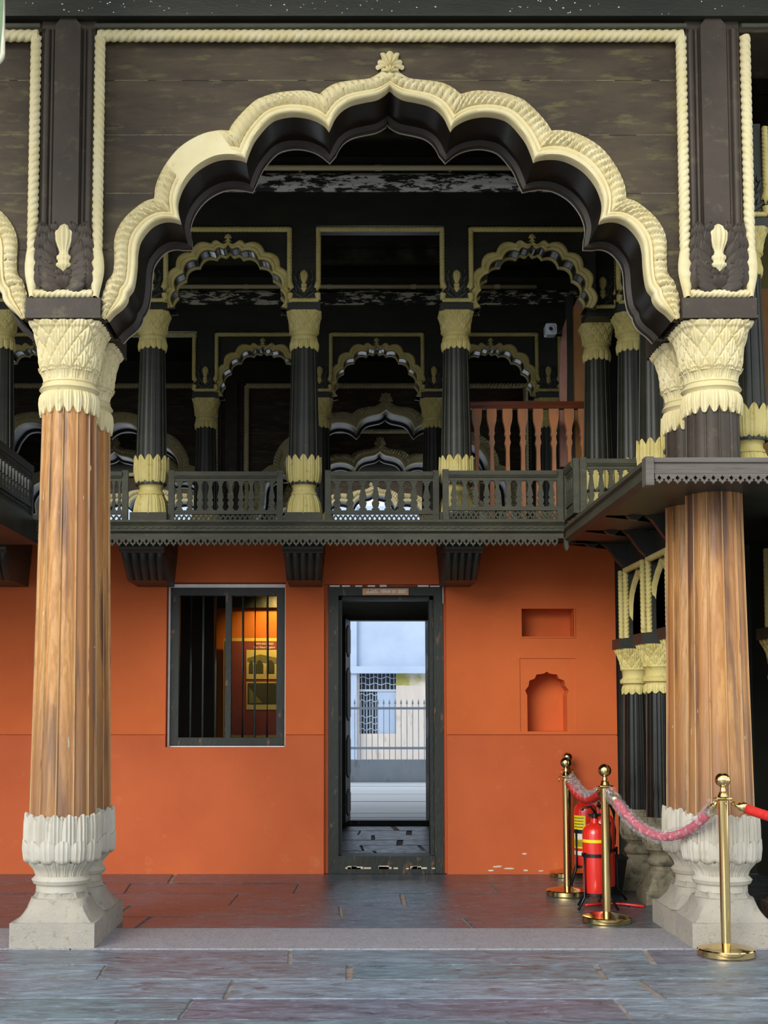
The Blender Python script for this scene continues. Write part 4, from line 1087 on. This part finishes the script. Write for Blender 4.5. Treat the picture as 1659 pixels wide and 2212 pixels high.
railing('weathered railing panel above the doorway, beside the boxed-out corner panel', rx(702), rx(948), YRL, zr0, zr1, 8)
YR3 = 9.5
railing('boxed-out weathered railing panel standing in front of a balcony column', P(956, 1075, YR3)[0], P(1216, 1075, YR3)[0], YR3, ZF-.005, ZP(1018, YR3), 10)
XS = P(1217, 1075, YR3)[0]+.02
railing('short solid-looking railing panel returning from the balcony corner', XS, XS+.40, YR3-.02, ZF, ZP(1018, YR3)+.005, 4, rot=-PI/2)
railing('dark railing panel on the gallery below the stair posts', XS+.02, XS+.46, 9.05, ZF, ZP(993, 9.06), 5, strip=False)
railing('dark railing panel along the opposite side gallery, seen behind the free-standing column', XB0-.02, XB0-.02+1.3, YR3-.08, ZF, ZP(1018, YR3)+.01, 14, rot=-PI/2, m_='black_wood')
# left side gallery
o = MB().box(-6.9, XB0+.02, 8.15, YBAL+.06, 2.53, ZF).build('floor_side_gallery', 'black_wood'); struct(o, 'dark side gallery floor')
# right gallery: side beam, front beam with fringe, floor
YG = 6.86; XG = P(1402, 1015, YG)[0]
o = MB().box(XG+.03, 5.8, YG+.08, YBAL+.06, 2.56, 2.66).build('floor_gallery', 'black_wood'); struct(o, 'gallery floor pierced by the front column')
g = thing('gallery_beam', 'grey weathered gallery beam with pierced fringe in front of the column', 'beam', (XG, YG, 2.52))
zt = ZP(989, YG)-2.52
m = MB(); m.prism([(.08, zt), (-.01, zt), (-.012, zt-.025), (0, zt-.03), (0, zt-.06), (-.01, zt-.065), (-.008, .055), (.08, .055)], .025, 4.2, 'x'); m.build('edge_beam', 'beam_wood', g)
MB().box(-.022, .022, -.02, .07, -.01, zt+.004).build('end_block', 'beam_wood', g)
tp2 = 19.4*SC(1030, YG); tm2 = tooth_mesh(tp2, .062, .014)
for i in range(40): obj('fringe_tooth', tm2, 'beam_wood', g, (.03+tp2*(i+.5), -.006, .06))
sb = thing('side_beam', 'long dark moulded beam running from gallery corner to balcony', 'beam', (XG, YG, 2.52))
Ld = YBAL-YG
m = MB(); m.prism([(.03, zt), (-.012, zt), (-.02, zt-.03), (0, zt-.04), (-.004, zt-.085), (-.016, zt-.09), (-.016, .035), (.03, .02)], .07, Ld, 'y'); m.build('edge_beam', 'balcony_wood', sb)
MB().prism([(-.018, .05), (.012, .05), (.012, -.03), (-.002, -.05), (-.016, -.02)], Ld-.05, Ld, 'y').build('drop_pendant', 'balcony_wood', sb)

# ------------------------------------------------------------------ corbels under the balcony
def corbel(px0, px1, label):
    x0, x1 = P(px0, 1210, YW-.65)[0], P(px1, 1210, YW-.65)[0]; xc = (x0+x1)/2; w = (x1-x0)/2; zb = ZP(1255, YW-.5); h = 2.66-zb
    t = thing('corbel', label, 'corbel', (xc, YW, zb), 0)
    MB().prism([(0, h), (-.92, h), (-.92, h-.06), (-.86, h-.09), (0, h-.09)], -w-.01, w+.01, 'x').build('bearing_block', 'black_wood', t)
    m = MB(); m.tube([(-w-.008, -.78, h-.125), (w+.008, -.78, h-.125)], .035, 10); m.box(-w-.004, w+.004, -.78, 0, h-.165, h-.085); m.build('roll_moulding', 'black_wood', t, 40)
    m = MB(); n = 5; rows = []
    for i in range(9):
        q = i/8; z = (h-.16)*(1-q); y = -.76+.2*q**1.6; s_ = 1-.10*q; r = []
        for j in range(n*6+1):
            u = j/(n*6)*2-1
            r.append((u*w*s_, y+.035*(1-abs(math.sin(j/6*PI))**.7), z))
        rows.append([(-w*s_, 0, z)]+r+[(w*s_, 0, z)])
    m.grid(rows, cap=False); m.add([p for p in rows[-1]], [tuple(range(len(rows[-1])))]); m.build('fluted_body', 'black_wood', t, 40)
corbel(266, 358, 'black fluted corbel above the barred window, on the side of the teak column')
corbel(614, 697, 'black fluted corbel between the barred window and the doorway')
corbel(959, 1037, 'black fluted corbel above the doorway, on the side of the niches')
corbel(-70, 22, 'black fluted corbel half hidden behind the free-standing teak column')

# ------------------------------------------------------------------ right wing arcades, running towards the viewer
XWING = 2.20; YWING = (9.72, 9.0, 8.3)
for i, y in enumerate(YWING):
    w = ('by the balcony corner', 'in the middle of the gallery', 'close behind the front columns')[i]
    small_column((XWING, y, ZF-.04), 'dark fluted gallery column with cream leaf base '+w)
    tag(dup(sp, (XWING, y, ZF-.04)), 'dark rope-framed gallery pier '+w, 'pier')
small_column((2.53, 7.98, ZF-.04), 'dark gallery column with cream leaf base seen past the front column')
tag(dup(sp, (2.53, 7.98, ZF-.04)), 'dark rope-framed gallery pier seen past the front column', 'pier')
o = MB().box(XWING-.1, XWING+.1, 8.22, 9.78, az(487)+ZF-.04, 5.57).build('wall_gallery_frieze', 'dark_paint'); struct(o)
# lower storey
LW = {}
def make_lower():
    mb = MB(); s = .155; mb.box(-s, s, -s, s, 0, .09)
    n = 24; rows = []
    for i in range(6):
        t = i/5; R = .145*(1-t)**1.8+.10*(1-(1-t)**1.8); e = 10-7*t
        rows.append([(R*superr(2*PI*k/n+1e-4, e)*math.cos(2*PI*k/n), R*superr(2*PI*k/n+1e-4, e)*math.sin(2*PI*k/n), .09+.13*t) for k in range(n)])
    mb.grid(rows, cu=True, cap=True); LW['plinth'] = (mb.mesh('plinth', 35), 'dirty_stone')
    mb = MB(); mb.lathe([(.22, .09), (.25, .09), (.26, .105), (.28, .11), (.30, .10), (.31, .09), (.33, .09), (.36, .12)], 24)
    scale_bell(mb, [(.36, .12), (.40, .135), (.48, .135), (.58, .118)], 12, 3, 2, 2, .05, 110, 22)
    LW['leaf_base'] = (mb.mesh('leaf_base', 50), 'dirty_stone')
    LW['shaft'] = (fluted(MB(), .55, 1.46, lambda z: .112-.016*(z-.55)/.9, 12, 4, .05).mesh('shaft', 25), 'gloss_black')
    mb = MB()
    leaf_ring(mb, [(1.445, .105), (1.47, .108), (1.49, .10)], 12, .02, 0, .07, .02, 8, 5)
    mb.lathe([(1.44, .09), (1.50, .10), (1.51, .12), (1.535, .12), (1.545, .105), (1.56, .10), (1.60, .105), (1.61, .118), (1.625, .11)], 24)
    scale_bell(mb, [(1.61, .108), (1.66, .118), (1.72, .13), (1.765, .142)], 12, 3.4, 2.2, 6, .05, 120, 26)
    LW['capital'] = (mb.mesh('capital', 50), 'cream_old')
make_lower()
def lower_bay(y, w, bracket=True, x=XWING, arch=True):
    t = thing('veranda_column', 'dark glossy fluted veranda column with cream scaled capital '+w, 'column', (x, y, 0))
    for k in ('plinth', 'leaf_base', 'shaft', 'capital'): obj(k, *LW[k], t)
    t = thing('veranda_pier', 'dark veranda pier with cream rope frame '+w, 'pier', (x, y, 1.765))
    MB().box(-.15, .15, -.13, .13, 0, .075).build('abacus', 'black_wood', t)
    H = 2.555-1.765
    MB().box(-.07, .10, -.10, .10, .075, H).build('post', 'black_wood', t)
    for yy in (-.085, .085): rope(MB(), (-.085, yy, .08), (-.085, yy, .60), .022, .03*(1 if yy > 0 else -1), 8, 5).build('rope_moulding', 'cream_old', t, 60)
    if bracket:
        MB().prism([(-.07, .62), (-.09, .62), (-.13, .66), (-.2, .76), (-.26, .80), (-.30, .765), (-.34, .77), (-.38, .80), (-.44, .80), (-.46, .83), (-.50, .83), (-.50, H+.005), (-.07, H+.005)], -.03, .03).build('bracket', 'black_wood', t)
    if arch:
        m = MB(); L = .72
        for i in range(1): rope(m, (-.085, .085, .585), (-.085, L-.085, .585), .022, .03, 8, 5)
        m.build('rope_moulding', 'cream_old', t, 60)
        c = [(0, .10), (.005, .2), (.02, .27), (.03, .33), (.07, .40), (.12, .44), (.16, .47), (.22, .50), (.275, .54)]; c = [(.085+a, b) for a, b in c]; c = c+[(L-a, b) for a, b in reversed(c[:-1])]
        MB().prism([(.10, H), (.10, .10)]+c+[(L-.10, .10), (L-.10, H)], -.04, .06, 'x').build('arch_panel', 'black_wood', t)
        rows = []
        for i, (a, b) in enumerate(c):
            mid = L/2; d = Vector((a-mid, b-.25)).normalized()*.045
            rows.append([(-.04, a-d.x*.2, b-d.y*.2), (-.065, a, b), (-.07, a+d.x*.6, b+d.y*.6), (-.042, a+d.x, b+d.y)])
        MB().grid(rows).build('arch_band', 'cream_old', t, 60)
lower_bay(9.72, 'by the orange wall corner', True, arch=False)
lower_bay(9.0, 'in the middle of the lower arcade', True)
lower_bay(8.3, 'close behind the stone plinths', True)
lower_bay(8.35, 'seen past the brass post and front column', False, 2.86, False)

# ------------------------------------------------------------------ stair rail and posts in the upper bay
YST = 10.25
def sx(px): return P(px, 940, YST)[0]
t = thing('stair_railing', 'reddish brown turned stair railing beside the peeling posts', 'railing', (sx(1005), YST, ZF))
zt_ = ZP(872, YST)-ZF; W_ = sx(1281)-sx(1005)
m = MB(); m.prism([(-.04, zt_), (-.035, zt_+.012), (.035, zt_+.012), (.04, zt_), (.03, zt_-.02), (.034, zt_-.045), (-.034, zt_-.045), (-.03, zt_-.02)], 0, W_, 'x'); m.build('handrail', 'rail_wood', t)
SB = [(0, .5), (.1, .5), (.45, .42), (.66, .34), (.70, .40), (.73, .62), (.755, .44), (.78, .38), (.80, .62), (.825, .48), (.86, .62), (.9, .9), (.94, 1), (1, 1)]
sbm = flat_profile(SB, zt_-.045, .078, .05)
for px in (1030, 1062, 1096, 1129, 1162, 1196, 1229, 1259): obj('baluster', sbm, 'baluster_wood', t, (sx(px)-sx(1005), 0, 0))
YS2 = 10.62
def s2(px, py): return P(px, py, YS2)
a, b = s2(1241, 1000), s2(1268, 668)
t = thing('stair_post', 'square peeling brown stair post with pointed cap', 'post', ((a[0]+b[0])/2, YS2, ZF)); w = (b[0]-a[0])/2; h = b[1]-ZF
m = MB(); m.box(-w, w, -w, w, 0, h); m.build('post_shaft', 'stair_post_brown', t)
m = MB(); m.grid([[(-w, -w, h), (w, -w, h), (w, w, h), (-w, w, h)], [(-w*.4, -w*.4, h+.08), (w*.4, -w*.4, h+.08), (w*.4, w*.4, h+.08), (-w*.4, w*.4, h+.08)]], cu=True, cap=True); m.build('post_cap', 'pink_plaster', t)
x0, x1 = s2(1225, 800)[0], s2(1240, 800)[0]
tag(MB().box(x0, x1, YS2-.01, YS2+.06, ZF, s2(0, 640)[1]).build('stair_post', 'black_wood'), 'narrow dark stair post between the pink and brown posts', 'post')
pl = [s2(*q) for q in ((1211, 1008), (1210, 900), (1209, 800), (1211, 740), (1217, 708), (1225, 684), (1225, 1008))]
tag(MB().prism(pl, YS2+.0, YS2+.05).build('plaster_edge', 'pink_plaster'), 'peeling pink plastered wall edge beside the dark stair post', 'wall')
# brown wall fragment past the front column
a, b = P(1641, 800, 9.4)[0], P(1668, 800, 9.4)[0]
t = thing('gallery_post', 'brown peeling square post seen past the column with painted shaft', 'post', ((a+b)/2, 9.4, 2.66)); w = (b-a)/2
MB().box(-w, w, -w, w, 0, 1.75).build('post_shaft', 'stair_post_brown', t)
MB().box(-w*.9, w*.9, -w*.9, w*.9, 1.75, 2.9).build('post_head', 'olive_plaster', t)
MB().box(-w*1.1, w*1.1, -w*1.1, w*1.1, 0, .35).build('post_foot', 'dark_paint', t)
# security camera
YCM = 10.45; c = P(1190.5, 710.5, YCM)
t = thing('security_camera', 'small white square security camera on the dark frieze', 'camera', (c[0], YCM+.07, c[1])); s_ = 12.5*SC(710, YCM)
pl = [(s_*math.copysign(1, math.cos(a))*abs(math.cos(a))**.35, s_*math.copysign(1, math.sin(a))*abs(math.sin(a))**.35) for a in [2*PI*i/28 for i in range(28)]]
MB().prism(pl, -.07, .02).build('camera_body', 'white_plastic', t, 30)
def disc(r0, y0, r1, y1, n=24, cx=0, cz=0): return MB().grid([[(cx+r*math.cos(2*PI*k/n), y, cz+r*math.sin(2*PI*k/n)) for k in range(n)] for r, y in ((r0, y0), (r1, y0), (r1, y1), (r0, y1))], cu=True)
MB().tube([(0, .02, 0), (0, .1, 0), (s2(1232, 710)[0]-c[0], .12, 0)], .012, 8).build('mount_arm', 'black_metal', t, 40)
disc(s_*.42, -.09, s_*.6, -.06).build('lens_ring', 'white_plastic', t, 40)
disc(.001, -.085, s_*.36, -.065, cx=-s_*.12, cz=-s_*.1).build('lens', 'black_plastic', t)

# ------------------------------------------------------------------ barrier posts and ropes
def on_floor(px, py):
    u = (CY-py)/F; Y = -CZ*(cs-u*sn)/(u*cs+sn); return P(px, py, Y)[0], Y
def post_meshes():
    d = {}
    d['base'] = MB().lathe([(0, .148), (.006, .153), (.034, .153), (.040, .148), (.052, .10), (.062, .045), (.066, .030), (.068, .02)], 48).mesh('base', 30)
    d['pole'] = MB().lathe([(.055, .0265), (.83, .0265)], 24).mesh('pole', 30)
    d['collar'] = MB().lathe([(.825, .027), (.83, .034), (.836, .052), (.842, .052), (.846, .030), (.862, .022), (.868, .026), (.874, .016), (.895, .013), (.90, .018)], 32).mesh('collar', 40)
    d['ball'] = MB().sphere((0, 0, .935), .041, 32, 18).mesh('ball', True)
    m = MB()
    for a in (0, PI/2, PI, 3*PI/2):
        m.tube([(.03*math.cos(a), .03*math.sin(a), .815), (.05*math.cos(a), .05*math.sin(a), .82), (.052*math.cos(a), .052*math.sin(a), .80)], .004, 6)
    d['hook'] = m.mesh('hook', True)
    return d
PM = post_meshes()
def barrier_post(x, y, label):
    t = thing('barrier_post', label, 'barrier post', (x, y, 0))
    for k in ('base', 'pole', 'collar', 'ball', 'hook'): obj(k, PM[k], 'brass', t)
    return Vector((x, y, .815))
pA = barrier_post(*on_floor(1311, 1992), 'brass barrier post in front of the fire extinguishers')
pB = barrier_post(*on_floor(1226, 1934), 'brass barrier post beside the fire extinguishers, one post away from the wall')
pC = barrier_post(*on_floor(1229, 1893), 'brass barrier post standing right against the orange wall')
_d = on_floor(1558, 2057)
pD = barrier_post(_d[0], 7.07, 'brass barrier post in front of the pale carved column base')
pE = barrier_post(2.95, 6.35, 'brass barrier post beyond the column, holding the far end of the red rope')
def sag(a, b, d, n=40):
    return [a.lerp(b, i/n)+Vector((0, 0, -d*4*(i/n)*(1-i/n))) for i in range(n+1)]
def barrier_rope(a, b, d, m_, label, wrap=None, wr=1.5, off=(0, 0, 0)):
    dr = (b-a).normalized(); a = a+dr*.05; b = b-dr*.05
    p = sag(a, b, d); t = thing('barrier_rope', label, 'rope', a)
    q = [v-a for v in p]; n = len(q)-1
    MB().tube(q[3:n-2], 0.026, 14).build('velvet_cord', m_, t, True)
    for e in (q[:4], q[-4:]):
        MB().tube([e[0], e[1], e[2], e[3]], [.009, .018, .028, .028] if e is not q[-4:] and e[0] == q[0] else [.028, .028, .018, .009], 14).build('end_cap', 'brass', t, True)
    if wrap:
        i0, i1 = int(wrap[0]*n), int(wrap[1]*n); w = []; rs = []
        random.seed(int(i1*7+a.x*10))
        for i in range(i0, i1+1):
            for s_ in (0, .5):
                if i == i1 and s_: continue
                v = q[i].lerp(q[min(n, i+1)], s_); w.append(v+Vector(off)+Vector((random.uniform(-.004, .004), random.uniform(-.004, .004), random.uniform(-.005, .003)))); rs.append(0.026*wr*random.uniform(.85, 1.2))
        ph = [[random.uniform(.78, 1.2) for _ in range(14)] for _ in w]
        MB().tube(w, rs, 14, cap=False, rf=lambda i, k: ph[i][k]).build('plastic_sleeve', 'plastic_wrap', t, True)
    return t
barrier_rope(pA, pD, .235, 'pink_velvet', 'pink rope in crinkled clear plastic hanging before the carved column', (.01, .99), 1.5)
barrier_rope(pB, pA, .10, 'red_velvet', 'red rope with loose grey plastic hanging before the orange wall', (.0, .96), 1.5, (.02, 0, .018))
barrier_rope(pD, pE, .10, 'red_velvet', 'bright red rope half wrapped in plastic with brass end hook', (.3, .98), 1.6)
barrier_rope(pC, pB, .12, 'red_velvet', 'short red rope behind the brass post next to the orange wall')

# ------------------------------------------------------------------ fire extinguishers
def extinguisher(x, y, z, r, h, label, band=False, sticker=False, stand=True, ang=0):
    t = thing('fire_extinguisher', label, 'extinguisher', (x, y, 0), ang)
    MB().lathe([(z, r*.7), (z+.005, r*.96), (z+.02, r), (z+h-.07, r), (z+h-.04, r*.93), (z+h-.015, r*.68), (z+h, r*.3), (z+h+.03, r*.26)], 40).build('cylinder', 'extinguisher_red', t, 50)
    MB().lathe([(z-.012, r*.86), (z-.012, r*.9), (z+.012, r*.9)], 32).build('foot_ring', 'black_plastic', t, 40)
    if band: MB().lathe([(z+h-.125, r+.0008), (z+h-.105, r+.0008)], 40, cap=False).build('yellow_band', 'yellow_print', t, True)
    zz = z+h+.03
    v = MB(); v.lathe([(zz, r*.24), (zz+.03, r*.24), (zz+.035, r*.16)], 16); v.box(-r*.5, r*.25, -.012, .012, zz+.012, zz+.03); vo = v.build('valve', 'black_metal', t, 40)
    MB().tube([(r*.1, 0, zz+.03), (-r*.3, 0, zz+.075), (-r*.9, 0, zz+.07), (-r*1.0, 0, zz+.05)], .008, 8).build('squeeze_handle', 'black_metal', vo, True)
    MB().tube([(r*.2, 0, zz+.02), (r*.7, -.02, zz+.03), (r*1.12, -.02, zz-.03), (r*1.18, -.02, zz-.15), (r*1.1, -.02, zz-h*.5)], .011, 10).build('hose', 'black_plastic', t, True)
    if sticker:
        def arcp(z0, z1, a0, a1, m_, nm, e=.0012):
            rows = [[((r+e)*math.cos(a0+(a1-a0)*k/12), (r+e)*math.sin(a0+(a1-a0)*k/12), zq) for k in range(13)] for zq in (z0, z1)]
            return MB().grid(rows).build(nm, m_, t, True)
        a0, a1 = -PI*.98, -PI*.56
        lb = arcp(z+.13, z+h-.10, a0, a1, 'yellow_print', 'yellow_label')
        arcp(z+.20, z+.26, a0+.1, a1-.1, 'label_white', 'label_panel', .002)
        for i in range(6): arcp(z+.145+i*.008, z+.149+i*.008, a0+.15, a1-.2, 'ink', 'print_line', .0024)
        for i in range(5): arcp(z+h-.12-i*.022, z+h-.115-i*.022, a0+.12, a1-.15-.05*(i % 2), 'ink', 'print_line', .0024)
        arcp(z+.08, z+.11, a0, a1, 'label_white', 'lower_label')
    if stand:
        s = bpy.data.objects.new('stand', None); COL.objects.link(s); s.parent = t
        zr = z+.24
        MB().grid([[((r+e)*math.cos(2*PI*k/32), (r+e)*math.sin(2*PI*k/32), zr+d) for k in range(32)] for e, d in ((.001, 0), (.007, 0), (.007, .022), (.001, .022), (.001, 0))], cu=True).build('hoop', 'black_metal', s, 40)
        for a in (-2.55, -.6, 1.0, 2.2):
            c, d = math.cos(a), math.sin(a)
            MB().tube([((r+.012)*c, (r+.012)*d, zr+.03), ((r+.012)*c, (r+.012)*d, z+.0), ((r+.018)*c, (r+.018)*d, z-.02), ((r+.075)*c, (r+.075)*d, .008)], .0085, 8).build('stand_leg', 'black_metal', s, True)
            MB().tube([(0, 0, z-.014), ((r+.012)*c, (r+.012)*d, z-.012)], .006, 6).build('stand_spoke', 'black_metal', s, True)
    return t
YE = 8.68; xe = P(1287, 1930, YE)[0]
extinguisher(xe, YE, .105, .083, .46, 'red fire extinguisher with yellow band on a black splay-legged stand', band=True)
extinguisher(P(1266, 1860, 9.75)[0], 9.75, .16, .085, .47, 'red fire extinguisher with yellow instruction label near the orange wall', sticker=True)
extinguisher(P(1303, 1920, 9.05)[0], 9.05, .10, .084, .50, 'plain red fire extinguisher behind the one with yellow band', stand=True, ang=.6)
t = thing('waste_bin', 'black tapered waste bin between extinguishers and veranda columns', 'bin', (1.93, 9.36, 0))
m = MB(); m.grid([[(-s, -s, 0), (s, -s, 0), (s, s, 0), (-s, s, 0)] if h == 0 else [(-s, -s, h), (s, -s, h), (s, s, h), (-s, s, h)] for s, h in ((.05, 0), (.085, .27), (.078, .27), (.045, .02))], cu=True, cap=True); m.build('bin_body', 'black_plastic', t)
m = MB(); m.grid([[(-s, -s, h), (s, -s, h), (s, s, h), (-s, s, h)] for s, h in ((.085, .255), (.09, .255), (.09, .275), (.08, .275))], cu=True); m.build('bin_rim', 'black_plastic', t)
tag(MB().tube([(1.62, 8.78, .012), (1.75, 8.86, .012), (1.88, 8.84, .012), (2.0, 8.72, .012)], .009, 8).build('loose_strap', 'extinguisher_red', None, True), 'thin red strap lying on the slabs behind the extinguishers', 'strap')

cw = MB().box(-14, 14, -12.4, -12, 0, 1.6).build('wall_courtyard_added', 'plinth_stone'); struct(cw, 'unseen stone wall added opposite the palace front')  # added behind the camera to darken brass reflections and low fill light

# ------------------------------------------------------------------ unseen eave added to cut sky light; board hung from it
o = MB().box(-8, 6, 5.55, YP+.07, 6.1, 6.25).build('ceiling_eave_added', 'brown_paint'); struct(o, 'unseen roof eave added to shade the front arcade')
YH = 6.2
c0 = P(7.5, 20, YH); zb_ = P(0, 141, YH)[1]; zt_ = 5.75; x1 = c0[0]; x0 = x1-.62; r = .06
pl = [(x0+r-r*math.cos(a), zb_+r-r*math.sin(a)) for a in [PI/2*i/6 for i in range(7)]]+[(x1-r+r*math.sin(a), zb_+r-r*math.cos(a)) for a in [PI/2*i/6 for i in range(7)]]+[(x1, zt_), (x0, zt_)]
t = thing('hanging_board', 'green board with pale rounded rim hanging from the added eave', 'board', ((x0+x1)/2, YH, zb_))
lp = [(a-(x0+x1)/2, b-zb_) for a, b in pl]
MB().prism(lp, -.01, .01).build('board_panel', 'green_board', t)
MB().tube([(a, 0, b) for a, b in lp]+[(lp[0][0], 0, lp[0][1])], .013, 10).build('board_rim', 'pale_rim', t, True)
for sx_ in (-.22, .22): MB().tube([(sx_, 0, zt_-zb_), (sx_, 0, 6.1-zb_)], .006, 6).build('hanger_rod', 'black_metal', t, True)
